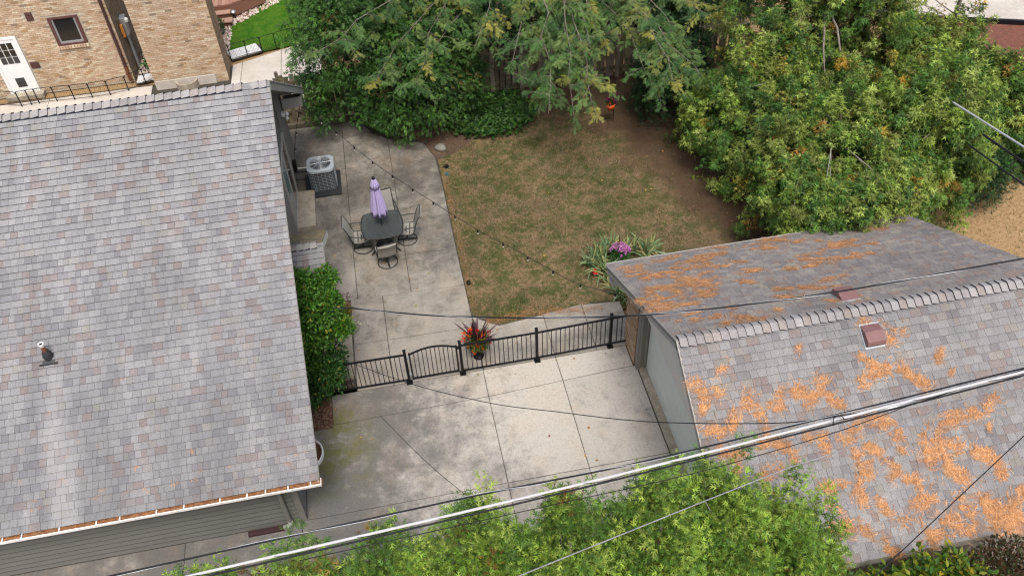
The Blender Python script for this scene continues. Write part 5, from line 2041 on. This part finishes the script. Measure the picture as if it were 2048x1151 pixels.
shrub('flowering_shrub', 'rose bush with red blooms beyond the deck at the top edge', 'shrub', (-3.4, 34.6), [((-3.4, 34.6, .5), (.9, .6, .6))], 1500, (.07, .12), SHD, [lin('#c02838', .7)], .05, 5, 31)
shrub('plantain_lily', 'small green plants in the gravel gap between the brick buildings', 'plant', (-8.2, 30.2), [((-8.2, 30.2, .1), (.25, .4, .16)), ((-8.15, 31.0, .1), (.2, .3, .16))], 300, (.1, .17), SH, (), 0, 3, 32)
shrub('small_shrub', 'narrow dark plant at the foot of the brick building by the deck steps', 'plant', (-5.75, 31.8), [((-5.75, 31.9, .3), (.16, .35, .35))], 350, (.06, .1), SHD, (), 0, 3, 33)
pf = thing('petunia_pot', 'pot of purple petunias on the deck at the top edge', 'flowers', (-5.65, 33.9, .56))
b = MB(); b.lathe([(0, .56), (.13, .56), (.17, .8), (.15, .8), (0, .76)], (-5.65, 33.9, 0), 16); b.build('pot', M['maroon'], pf)
leafball('foliage', pf, (-5.65, 33.9, .88), (.28, .25, .16), 260, (.06, .1), SHD)
for k in range(9):
    bloom(pf, (-5.65 + random.uniform(-.28, .28), 33.85 + random.uniform(-.22, .22), .98 + random.uniform(-.08, .08)), .07, [lin('#8a2cb0', .8), lin('#a040c8', .8)])

# iris clumps by the garage corner
IR = [lin('#86a574', .62), lin('#96b27c', .62), lin('#739460', .62), lin('#aab474', .62), lin('#c4bc80', .62)]


def iris(root, x, y, n, L0, L1, seed):
    g = np.random.default_rng(seed)
    parts = []
    for k in range(n):
        a = g.uniform(0, 6.28); el = g.uniform(.45, 1.4); L = g.uniform(L0, L1)
        d = np.array([math.cos(a) * math.cos(el), math.sin(a) * math.cos(el), math.sin(el)])
        p0 = np.array([g.normal(0, .07), g.normal(0, .07), 0])
        side = np.cross(d, [g.normal(0, .4), g.normal(0, .4), 1.0]); side = side / np.linalg.norm(side)
        V, T = [], []
        for s_, w in zip((0, .35, .7, 1), (.018, .027, .02, 0.002)):
            q = p0 + d * L * s_ + np.array([0, 0, -.55 * L * s_ ** 2.6 * math.cos(el)])
            q[2] = max(q[2], .01)
            V += [q - side * w, q + side * w]
        for i in range(3):
            T += [(2 * i, 2 * i + 1, 2 * i + 3), (2 * i, 2 * i + 3, 2 * i + 2)]
        parts.append((np.array(V), np.array(T), np.tile(np.array(IR[g.integers(0, 5)]) * g.uniform(.75, 1.2), (8, 1))))
    o = mesh_np('iris_clump', *merge(parts), M['leaf'])
    o.location = (x, y, -.01)
    return o


il = [('iris clump left of the pink mum, tips yellowing', 5.0, 16.55), ('iris clump just behind the pink mum', 5.35, 16.75), ('iris clump right of the pink mum by the roof edge', 5.85, 16.6), ('iris clump farthest right along the garage roof edge', 6.3, 16.5),
      ('iris clump beside the red ornament', 5.0, 16.05), ('iris clump by the white tag under the garage eave corner', 5.1, 15.65), ('iris clump nearest the walkway, flopping toward the fence', 5.2, 15.15), ('small iris clump under the garage eave near the brick pillar', 5.45, 15.0),
      ('iris clump at the lawn side of the bed, above the red ornament', 4.75, 16.3)]
for i, (lab, x, y) in enumerate(il):
    tag(iris(None, x, y, 46, .45, .85, 60 + i), lab, 'plant', 'iris clumps by the garage corner')
mum = thing('chrysanthemum', 'round mum covered in pink blooms among the iris leaves', 'flowers', (5.45, 16.25, 0))
leafball('foliage', mum, (5.45, 16.25, .28), (.28, .26, .3), 700, (.05, .09), SHD)
for k in range(34):
    a, e = random.uniform(0, 6.28), random.uniform(.35, 1.5)
    bloom(mum, (5.45 + .3 * math.cos(a) * math.cos(e), 16.25 + .28 * math.sin(a) * math.cos(e), .32 + .31 * math.sin(e)), .055, [lin('#cf86c0', .9), lin('#dc9cd0', .9), lin('#bd74b0', .9)], n=14)
b = MB(); b.tube([(5.45, 16.3, .3), (5.45, 16.32, 1.0)], .008, 5)
tag(b.build('plant_stake', M['black']), 'thin dark stake rising out of the pink mum', 'stake')
ro = thing('garden_ornament', 'little red and white ornament among the iris leaves', 'ornament', (4.72, 15.95, 0))
b = MB(); b.lathe([(0, .02), (.04, .04), (.05, .09), (.03, .13), (0, .14)], (4.72, 15.95, 0), 12); b.build('body', M['white'], ro, smooth=True)
b = MB(); b.lathe([(.085, .12), (.08, .16), (.04, .2), (0, .21)], (4.72, 15.95, 0), 14); b.build('cap', M['red'], ro, smooth=True)
b = MB(); b.box((4.98, 15.75, .12), (5.1, 15.77, .22)); b.bar((5.04, 15.76, 0), (5.04, 15.76, .14), .012)
tag(b.build('plant_tag', M['white']), 'small white plant tag at the garage eave corner', 'tag')

# hanging basket on a hook in front of the dark arborvitae
hb = thing('hanging_basket', 'orange pot of purple flowers hanging near the back of the lawn', 'flowers', (6.95, 22.6, .6))
b = MB(); b.lathe([(0, .55), (.1, .55), (.15, .75), (.13, .75), (0, .72)], (6.95, 22.6, 0), 16); b.build('pot', M['orange'], hb, smooth=True)
leafball('foliage', hb, (6.95, 22.6, .82), (.16, .15, .1), 160, (.05, .08), DK)
for k in range(22):
    bloom(hb, (6.95 + random.uniform(-.15, .2), 22.6 + random.uniform(-.12, .12), .86 + random.uniform(-.04, .26) * (1 if k % 2 else .3)), .055, [lin('#6a2048', .7), lin('#7d2a5a', .7), lin('#8a3a6a', .7)], n=12)
b = MB(); b.tube([(7.1, 22.75, -.05), (7.1, 22.75, 1.45), (7.06, 22.7, 1.56), (6.98, 22.62, 1.52), (6.95, 22.6, 1.4)], .012, 6)
tag(b.build('plant_hook', M['black']), 'black hook pole holding the orange pot of purple flowers', 'pole')

# ground cover under the fence
n = 2600
xy = []
while len(xy) < n:
    x, y = random.uniform(1.7, 4.9), random.uniform(22.45, 25.05)
    d = ((x - 3.2) / 1.6) ** 2 + ((y - 24.0) / 1.35) ** 2
    if d < 1 + random.uniform(-.25, .1):
        xy.append((x, y))
xy = np.array(xy)
a = rng.uniform(0, 6.28, n)
P = np.c_[xy, rng.uniform(.05, .24, n)]
D = np.c_[np.cos(a), np.sin(a), rng.uniform(-.1, .6, n)]
C = np.array([lin('#3f6a2a', .5), lin('#4d7a30', .5), lin('#5a8638', .5), lin('#2f5a26', .5)])[rng.integers(0, 4, n)] * rng.uniform(.7, 1.2, (n, 1))
mesh_np('ground_cover', *scatter(P, D, np.c_[rng.normal(0, .3, n), rng.normal(-.2, .3, n), np.ones(n)], rng.uniform(.12, .22, n), *LEAF, C), M['leaf'], kind='stuff')

# lawn blades
def blades(name, poly, n, h, cols_fn, z=-.03, w=.009, keep=None):
    xs_ = [p[0] for p in poly]; ys_ = [p[1] for p in poly]
    x = rng.uniform(min(xs_), max(xs_), n); y = rng.uniform(min(ys_), max(ys_), n)
    ok = np.array([in_poly(a, b_, poly) for a, b_ in zip(x, y)])
    x, y = x[ok], y[ok]
    if keep is not None:
        k = keep(x, y)
        x, y = x[k], y[k]
    m = len(x)
    a = rng.uniform(0, 6.28, m)
    t = rng.uniform(.3, 1.6, m)
    D = np.c_[np.cos(a) * t, np.sin(a) * t, np.ones(m)]
    return mesh_np(name, *scatter(np.c_[x, y, np.full(m, z)], D, norm(rng.normal(size=(m, 3)) + [0, 0, .5]), rng.uniform(h * .5, h * 1.3, m), BLADE[0] * [w / h, 1, 1], BLADE[1], cols_fn(x, y)), M['leaf'], kind='stuff')


def dry_cols(x, y):
    m = len(x)
    g1 = .55 * vnoise(x, y, 1.3, 1) + .45 * vnoise(x, y, 6, 2)
    k = np.clip((g1 - .41) * 5.5 + rng.normal(0, .3, m), 0, 1)[:, None]
    dry = np.array([lin('#ae9672', .6), lin('#97815f', .58), lin('#bfa985', .62), lin('#857253', .56)])[rng.integers(0, 4, m)]
    gr = np.array([lin('#66743a', .6), lin('#566c30', .6), lin('#7a8044', .6)])[rng.integers(0, 3, m)]
    return (dry * (1 - k) + gr * k) * rng.uniform(.75, 1.2, (m, 1))


def thin_out(x, y):
    d = vnoise(x, y, .8, 5) * .6 + vnoise(x, y, 3, 6) * .4
    edge = np.clip((9.1 - x - .36 * (y - 16.5)) / 1.6, .06, 1) * np.clip((24.2 - y) / 1.8, .1, 1)
    return rng.random(len(x)) < np.clip(d * 2.1 - .25, .12, 1) * edge


blades('dry_grass', [(1.25, 15.3), (1.85, 14.75), (3.0, 14.86), (4.4, 14.98), (10.8, 15.1), (10.8, 25), (4.6, 25), (3, 22.6), (1.6, 22.8), (1.25, 20)], 150000, .07, dry_cols, keep=thin_out, w=.011)
blades('green_tuft', [(1.7, 14.9), (2.6, 14.95), (2.7, 15.5), (1.9, 15.4)], 1600, .07, lambda x, y: np.array([lin('#4f8a26', .55), lin('#5f9630', .55)])[rng.integers(0, 2, len(x))])
blades('parched_grass', [(11.8, 11), (24, 9), (24, 19), (12, 19)], 26000, .07, lambda x, y: np.array([lin('#b8925c', .58), lin('#a07c4c', .58), lin('#c8a674', .58), lin('#7d7a40', .55)])[rng.integers(0, 4, len(x))], z=-.14, w=.014)
blades('green_grass', [(-5.6, 31.3), (-5.3, 30.0), (-3.4, 30.35), (-1, 31), (2, 33), (2, 37), (-3.8, 36), (-4.33, 33.7), (-4.7, 32.9), (-5.42, 32.4)], 22000, .06,
       lambda x, y: (np.array([lin('#5f9a1e', .55), lin('#4f9018', .55), lin('#7da030', .55)])[rng.integers(0, 3, len(x))]), w=.012)

# needles on the roofs
GFS = [[0.1,[4.36,8.76],[4.53,8.64],[4.58,8.47],[4.43,8.3]],[0.07,[4.75,8.78],[5.09,8.86]],[0.08,[4.78,8.57],[4.86,8.5]],[0.11,[4.4,8.05],[4.7,7.99],[4.98,8.03],[5.05,8.28],[5.36,8.39],[5.48,8.33]],[0.1,[5.48,8.33],[5.43,8.04],[5.49,7.86]],[0.11,[5.65,8.15],[5.88,8.31],[6.19,8.41],[6.36,8.24],[6.27,8.1]],[0.08,[5.69,8.15],[6.03,8.19]],[0.12,[6.6,8.39],[6.8,8.32],[6.79,8.13],[6.93,8.0]],[0.07,[6.14,8.27],[6.32,8.2],[6.76,8.2]],[0.11,[7.34,8.26],[7.78,8.43],[8.15,8.43],[8.36,8.2],[8.62,8.04]],[0.08,[7.57,8.58],[7.73,8.51]],[0.06,[7.42,8.69],[7.54,8.67]],[0.11,[8.09,9.07],[8.34,8.95],[8.05,8.81]],[0.09,[7.7,9.18],[7.78,9.14]],[0.07,[8.98,8.56],[8.83,8.41]],[0.04,[6.48,9.03],[6.38,8.85]],[0.11,[4.61,7.68],[5.02,7.55]],[0.12,[5.21,7.59],[5.43,7.74],[5.67,7.63],[5.88,7.45],[5.83,7.22]],[0.12,[6.05,7.7],[6.38,7.59],[6.91,7.53],[7.24,7.69],[7.53,7.72],[7.74,7.53],[7.71,7.39]],[0.09,[6.37,7.56],[6.5,7.39]],[0.11,[7.13,7.37],[7.37,7.26],[7.58,7.08],[7.62,6.87]],[0.08,[6.9,7.11],[7.1,6.97]],[0.12,[8.29,7.38],[8.77,7.53],[9.35,7.58],[9.8,7.74]],[0.12,[8.2,7.25],[8.65,7.11],[8.81,7.16]],[0.11,[8.47,7.5],[8.22,7.27]],[0.08,[8.03,7.26],[7.93,7.15]],[0.06,[9.41,7.35],[9.4,7.31]],[0.16,[8.99,7.01],[9.23,6.89],[9.42,6.72],[9.36,6.52]],[0.14,[8.02,7.03],[8.39,7.02],[8.49,6.79],[8.75,6.62]],[0.09,[7.41,6.87],[8.01,6.75]],[0.1,[8.01,6.75],[7.84,6.57]],[0.11,[6.15,6.88],[6.6,6.88],[6.83,6.7]],[0.09,[6.17,6.68],[6.41,6.53]],[0.09,[6.71,6.94],[6.91,6.94]],[0.08,[6.83,6.7],[6.82,6.58]],[0.09,[7.1,6.62],[7.19,6.37],[7.38,6.26]],[0.09,[7.62,6.43],[8.1,6.45]],[0.13,[6.14,6.31],[6.67,6.3],[7.06,6.07]],[0.13,[7.37,6.24],[7.67,6.08],[8.21,6.07],[8.61,5.92]],[0.2,[8.31,6.33],[8.72,6.19],[9.11,6.0],[9.71,6.11]],[0.16,[9.05,5.85],[9.6,5.85]],[0.12,[8.86,6.33],[9.06,6.22]],[0.09,[5.18,7.19],[5.57,7.31]],[0.08,[4.89,7.42],[4.77,7.33]],[0.06,[7.73,7.24],[7.76,7.12]],[0.09,[7.64,5.88],[7.89,5.94]],[0.08,[6.98,5.91],[7.21,5.8]],[0.04,[9.07,8.21],[9.01,8.17]],[0.06,[8.01,6.24],[8.06,6.13]],[0.07,[6.84,7.34],[7.19,7.14]],[0.1,[9.42,6.31],[9.79,6.32]]]
GBS = [[0.11,[4.52,13.35],[5.07,13.24]],[0.12,[5.34,13.43],[5.97,13.6]],[0.12,[4.89,12.55],[5.53,12.57]],[0.07,[6.78,12.13],[7.1,12.0]],[0.09,[6.86,12.65],[7.08,12.53]],[0.1,[5.76,12.91],[6.17,13.08]],[0.06,[7.41,10.5],[7.75,10.56]],[0.13,[10.11,13.37],[10.71,13.19]],[0.08,[6.37,9.94],[6.57,9.89]],[0.09,[6.27,13.28],[6.96,13.28]],[0.08,[8.29,13.13],[8.84,13.32]],[0.07,[5.44,12.67],[5.82,12.66]],[0.1,[9.13,12.68],[9.86,12.78]],[0.11,[6.67,10.49],[7.13,10.29]],[0.12,[4.59,11.74],[5.11,11.76]],[0.07,[5.8,9.7],[6.22,9.69]],[0.1,[6.4,11.55],[6.53,11.47]],[0.1,[8.04,13.64],[8.51,13.4]],[0.06,[5.33,12.3],[5.51,12.23]],[0.06,[6.61,11.89],[7.21,12.01]],[0.06,[4.79,10.36],[5.33,10.45]],[0.12,[4.78,12.45],[5.27,12.59]],[0.09,[5.48,11.93],[5.96,11.86]],[0.06,[5.55,11.04],[5.79,11.15]],[0.12,[5.56,11.41],[5.86,11.29]],[0.13,[6.23,13.13],[6.42,13.12]],[0.12,[4.64,11.92],[5.05,11.85]],[0.1,[7.94,12.09],[8.27,12.09]],[0.09,[6.36,12.53],[6.65,12.47]],[0.14,[8.94,13.06],[9.18,12.89]],[0.06,[5.41,12.09],[5.64,12.12]],[0.09,[4.65,10.13],[5.1,10.11]],[0.08,[5.49,12.88],[6.08,12.84]],[0.07,[5.02,11.91],[5.5,11.84]],[0.09,[7.92,13.75],[8.55,13.65]],[0.07,[6.46,11.49],[6.66,11.33]],[0.1,[7.83,10.86],[8.43,10.94]],[0.06,[8.5,12.03],[8.88,11.87]],[0.08,[5.12,11.18],[5.6,11.18]],[0.11,[4.89,10.88],[5.3,10.79]],[0.07,[5.32,12.05],[5.67,12.2]],[0.07,[5.88,12.17],[6.19,12.32]],[0.06,[4.49,11.29],[5.0,11.29]],[0.09,[5.99,12.94],[6.55,13.11]],[0.08,[4.75,12.57],[5.17,12.52]],[0.08,[5.07,11.88],[5.49,11.77]],[0.08,[9.42,12.43],[10.06,12.35]],[0.09,[7.83,11.74],[8.15,11.7]],[0.11,[7.45,13.4],[8.03,13.55]],[0.06,[5.65,10.34],[5.8,10.3]],[0.1,[5.35,11.34],[5.63,11.24]],[0.1,[9.2,11.97],[9.56,11.84]],[0.1,[4.96,12.42],[5.63,12.57]],[0.11,[7.16,10.78],[7.58,10.59]],[0.07,[5.56,9.92],[5.88,9.86]],[0.1,[8.94,11.8],[9.11,11.79]],[0.12,[4.57,13.11],[4.91,12.95]],[0.1,[5.54,11.98],[5.74,11.97]],[0.08,[6.55,11.42],[6.73,11.42]],[0.1,[8.28,12.06],[8.51,11.93]],[0.11,[6.92,11.93],[7.25,11.91]],[0.1,[5.03,11.54],[5.4,11.51]],[0.12,[7.58,13.14],[8.17,13.24]],[0.08,[6.25,13.25],[6.55,13.16]],[0.12,[5.82,12.82],[6.19,12.91]],[0.06,[8.96,12.8],[9.51,12.55]],[0.09,[7.43,13.18],[8.08,13.09]],[0.07,[8.14,12.36],[8.7,12.33]],[0.08,[6.2,12.8],[6.39,12.83]],[0.08,[4.85,13.39],[5.01,13.3]],[0.11,[5.32,11.25],[5.58,11.07]],[0.1,[5.74,13.09],[6.4,13.15]],[0.09,[5.06,12.52],[5.36,12.4]],[0.11,[6.34,13.24],[6.83,13.27]],[0.12,[5.66,11.9],[6.2,11.88]],[0.07,[5.07,11.66],[5.45,11.44]],[0.11,[8.71,11.92],[9.18,11.74]],[0.06,[7.89,10.54],[8.03,10.48]],[0.08,[4.58,10.84],[4.72,10.79]],[0.06,[5.46,11.22],[5.77,11.31]],[0.09,[6.75,13.79],[7.1,13.56]],[0.12,[5.0,12.71],[5.4,12.64]],[0.08,[5.1,11.45],[5.23,11.38]],[0.09,[6.84,10.84],[7.36,10.76]],[0.08,[4.49,12.8],[4.93,12.78]],[0.16,[4.34,11.45],[4.48,10.69]],[0.16,[4.6,11.61],[4.73,10.84]],[0.1,[5.25,9.73],[5.81,9.72]],[0.1,[5.02,10.07],[5.61,10.11]],[0.09,[7.99,9.97],[7.97,9.76]],[0.06,[7.4,9.97],[7.69,9.81]],[0.14,[5.47,12.8],[6.34,12.71]],[0.14,[5.47,11.66],[5.96,11.57]],[0.13,[7.56,11.75],[8.55,11.75]],[0.12,[8.78,12.54],[9.48,12.54]]]
HS = [[-6.65,11.09],[-6.88,10.75],[-6.31,10.79],[-6.6,10.47],[-5.71,10.31],[-4.59,10.09],[-4.64,10.0],[-3.98,10.12],[-2.78,10.04],[-6.32,10.03],[-7.6,10.11],[-7.77,10.41],[-6.41,10.0],[-7.06,10.34],[-5.01,10.0],[-2.67,10.1],[-7.26,9.94],[-7.83,10.9],[-5.2,9.85],[-6.71,10.89],[-2.93,9.94],[-5.56,9.95],[-5.78,10.02],[-7.57,9.91],[-4.12,9.76],[-5.86,11.8],[-7.22,11.42],[-4.69,10.45],[-3.46,9.86]]
ND = np.array([(.6, .3, .13), (.52, .25, .1), (.66, .37, .18), (.34, .17, .085), (.55, .28, .12)])


def needle_field(name, strokes, zf, slope, nper, length, wid, sgn, jit=.5, lift=.02):
    pts, dens = [], []
    for st in strokes:
        w = st[0]
        pl = np.array(st[1:], float)
        seg = np.linalg.norm(np.diff(pl, axis=0), axis=1)
        tot = seg.sum()
        n = int(nper * (tot + w) * (w + .03) * 18)
        t = rng.random(n) * tot
        cs = np.r_[0, np.cumsum(seg)]
        i = np.clip(np.searchsorted(cs, t) - 1, 0, len(seg) - 1)
        f = (t - cs[i]) / seg[i]
        q = pl[i] + (pl[i + 1] - pl[i]) * f[:, None]
        rr = w * 1.05 * (.55 + .9 * vnoise(q[:, 0], q[:, 1], 4, 9))
        off = rng.normal(size=(n, 2))
        off = off / np.linalg.norm(off, axis=1, keepdims=True) * (rng.random((n, 1)) ** .6) * rr[:, None]
        stray = rng.random(n) < .12
        off[stray] *= rng.uniform(1.2, 2.6, (stray.sum(), 1))
        pts.append(q + off)
    xy = np.concatenate(pts)
    hole = vnoise(xy[:, 0], xy[:, 1], 6.5, 12) * .6 + vnoise(xy[:, 0], xy[:, 1], 15, 13) * .4
    xy = xy[rng.random(len(xy)) < np.clip((hole - .36) * 6, .04, 1)]
    n = len(xy)
    a = rng.uniform(0, 6.28, n)
    bl = .5 * a + .5 * (vnoise(xy[:, 0], xy[:, 1], 3, 14) * 9)
    dz = sgn * slope
    h = rng.uniform(.012, .02 + lift, n)
    P = np.c_[xy, zf(xy[:, 1]) + h]
    D = np.c_[np.cos(bl), np.sin(bl), np.sin(bl) * dz + rng.normal(0, .1, n)]
    N = np.c_[rng.normal(0, .3, n), -dz + rng.normal(0, .3, n), np.ones(n)]
    L = rng.uniform(*length, n)
    P = P - norm(D) * L[:, None] / 2
    C = ND[rng.integers(0, 5, n)] * rng.uniform(.6, 1.15, (n, 1))
    o = mesh_np(name, *scatter(P, D, N, L, np.array([(-.5 * wid, 0, 0), (.5 * wid, 0, 0), (.0, 1, 0)]) , np.array([(0, 1, 2)]), C), M['needle'], kind='stuff')
    return o, n


needle_field('pine_needles', GFS, lambda y: GR[1] - (GR[0] - y) * .59, .59, 370, (.09, .18), .05, 1)
needle_field('pine_needles', GBS, lambda y: GR[1] - (y - GR[0]) * .513, .513, 620, (.08, .16), .055, -1, lift=.015)
needle_field('pine_needles', [[.05 + random.random() * .05, [x - .04, y], [x + .04, y + .02]] for x, y in HS], lambda y: EAVE[1] + (y - EAVE[0]) * .582, .582, 30, (.08, .15), .06, 1, lift=.0)
# needles washed along the walkway and patio edge
n = 900
t = rng.random(n)
xy = np.c_[1.6 + 3.0 * t, 14.9 + .12 * np.sin(t * 5) + rng.normal(0, .07, n)]
xy2 = np.c_[1.33 + np.abs(rng.normal(0, .06, 450)), rng.uniform(15.3, 22, 450)]
xy = np.r_[xy, xy2]
n = len(xy)
a = rng.uniform(0, 6.28, n)
mesh_np('pine_needles', *scatter(np.c_[xy, rng.uniform(0, .02, n)], np.c_[np.cos(a), np.sin(a), 0 * a], np.tile([0., 0, 1], (n, 1)), rng.uniform(.06, .12, n), BLADE[0] * [.08, 1, 1], BLADE[1], ND[rng.integers(0, 5, n)] * .55), M['needle'], kind='stuff')
# mulch chips in the beds
n = 5200
xa = np.r_[rng.uniform(-3.04, -2.42, 1800), rng.uniform(-3.0, -1.8, 1200), rng.uniform(-.9, 2.4, 2200)]
ya = np.r_[rng.uniform(12.5, 13.8, 1800), rng.uniform(13.6, 16.8, 1200), rng.uniform(22.3, 24.9, 2200)]
ok = ~((xa > -.95) & (xa < 1.3) & (ya < 23.75 - .55 * np.clip(xa + .4, 0, 2)) & (ya > 20))
xa, ya = xa[ok], ya[ok]
n = len(xa)
a = rng.uniform(0, 6.28, n)
mesh_np('mulch_chips', *scatter(np.c_[xa, ya, np.where(xa < -1, .012, -.03) + rng.uniform(0, .02, n)], np.c_[np.cos(a), np.sin(a), rng.normal(0, .2, n)], norm(rng.normal(0, .4, (n, 3)) + [0, 0, 1]), rng.uniform(.03, .08, n), LEAF[0] * [1.2, 1, 1], LEAF[1],
        np.array([lin('#6a4838', .6), lin('#54392c', .6), lin('#7d5a44', .6), lin('#8a7a6a', .6)])[rng.integers(0, 4, n)]), M['mulch'], kind='stuff')
sheet('bark_mulch', [(-.95, 24.75), (-.55, 24.0), (.2, 23.42), (.95, 23.08), (1.26, 22.05), (1.9, 22.3), (2.6, 22.9), (4.8, 24.9), (4.8, 25.6), (-.95, 25.6)], -.02, M['soil'], .08)
# fallen leaves
n = 130
x = np.r_[rng.uniform(-2.3, 4.8, 60), rng.uniform(1.4, 9.5, 70)]
y = np.r_[rng.uniform(10.3, 20, 60), rng.uniform(15.5, 24, 70)]
x = np.where((y > 15.2) & (x > 1.2) & (np.arange(n) < 60), x - 2.8, x)
a = rng.uniform(0, 6.28, n)
mesh_np('fallen_leaves', *scatter(np.c_[x, y, np.full(n, .012)], np.c_[np.cos(a), np.sin(a), rng.normal(0, .2, n)], norm(rng.normal(0, .3, (n, 3)) + [0, 0, 1]), rng.uniform(.035, .085, n), LEAF[0] * [1.6, 1, 1], LEAF[1],
        np.array([lin('#d8b25a', .7), lin('#c08a48', .65), lin('#a8a050', .6), lin('#8a5a34', .6)])[rng.integers(0, 4, n)]), M['leaf'], kind='stuff')
# small things in the lawn
b = MB(); b.lathe([(.085, -.02), (.085, .012), (.06, .014), (.055, .004), (0, .004)], (1.48, 21.62, 0), 18)
tag(b.build('drain_cap', M['black']), 'round black drain cap in the lawn near the patio edge', 'drain')
b = MB(); b.lathe([(.06, -.02), (.06, .015), (0, .02)], (1.45, 21.22, 0), 14)
tag(b.build('valve_cap', M['teal']), 'small teal cap beside the black drain cap', 'cap')
b = MB(); b.lathe([(.06, -.02), (.06, .05), (.035, .07), (0, .07)], (1.38, 16.42, 0), 14)
tag(b.build('sprinkler_head', M['black']), 'black sprinkler head at the patio edge nearest the gate', 'sprinkler')
bn = thing('wheeled_bin', 'dark teal wheeled bin tucked under the cedars behind the garage', 'bin', (12.9, 15.0, -.1))
b = MB()
b.mesh([(12.6, 14.75, .08), (13.15, 14.75, .08), (13.15, 15.3, .08), (12.6, 15.3, .08), (12.55, 14.7, 1.0), (13.2, 14.7, 1.0), (13.2, 15.35, 1.0), (12.55, 15.35, 1.0)], [(0, 3, 2, 1), (4, 5, 6, 7), (0, 1, 5, 4), (1, 2, 6, 5), (2, 3, 7, 6), (3, 0, 4, 7)])
b.build('body', M['teal'], bn, bevel=.02)
b = MB(); b.box((12.53, 14.66, 1.0), (13.22, 15.4, 1.06)); b.build('lid', M['teal'], bn, bevel=.02)
for xx in (12.62, 13.1):
    s = MB(); s.tube([(xx, 15.36, .12), (xx + .05, 15.36, .12)], .12, 14); s.build('wheel', M['black'], bn)
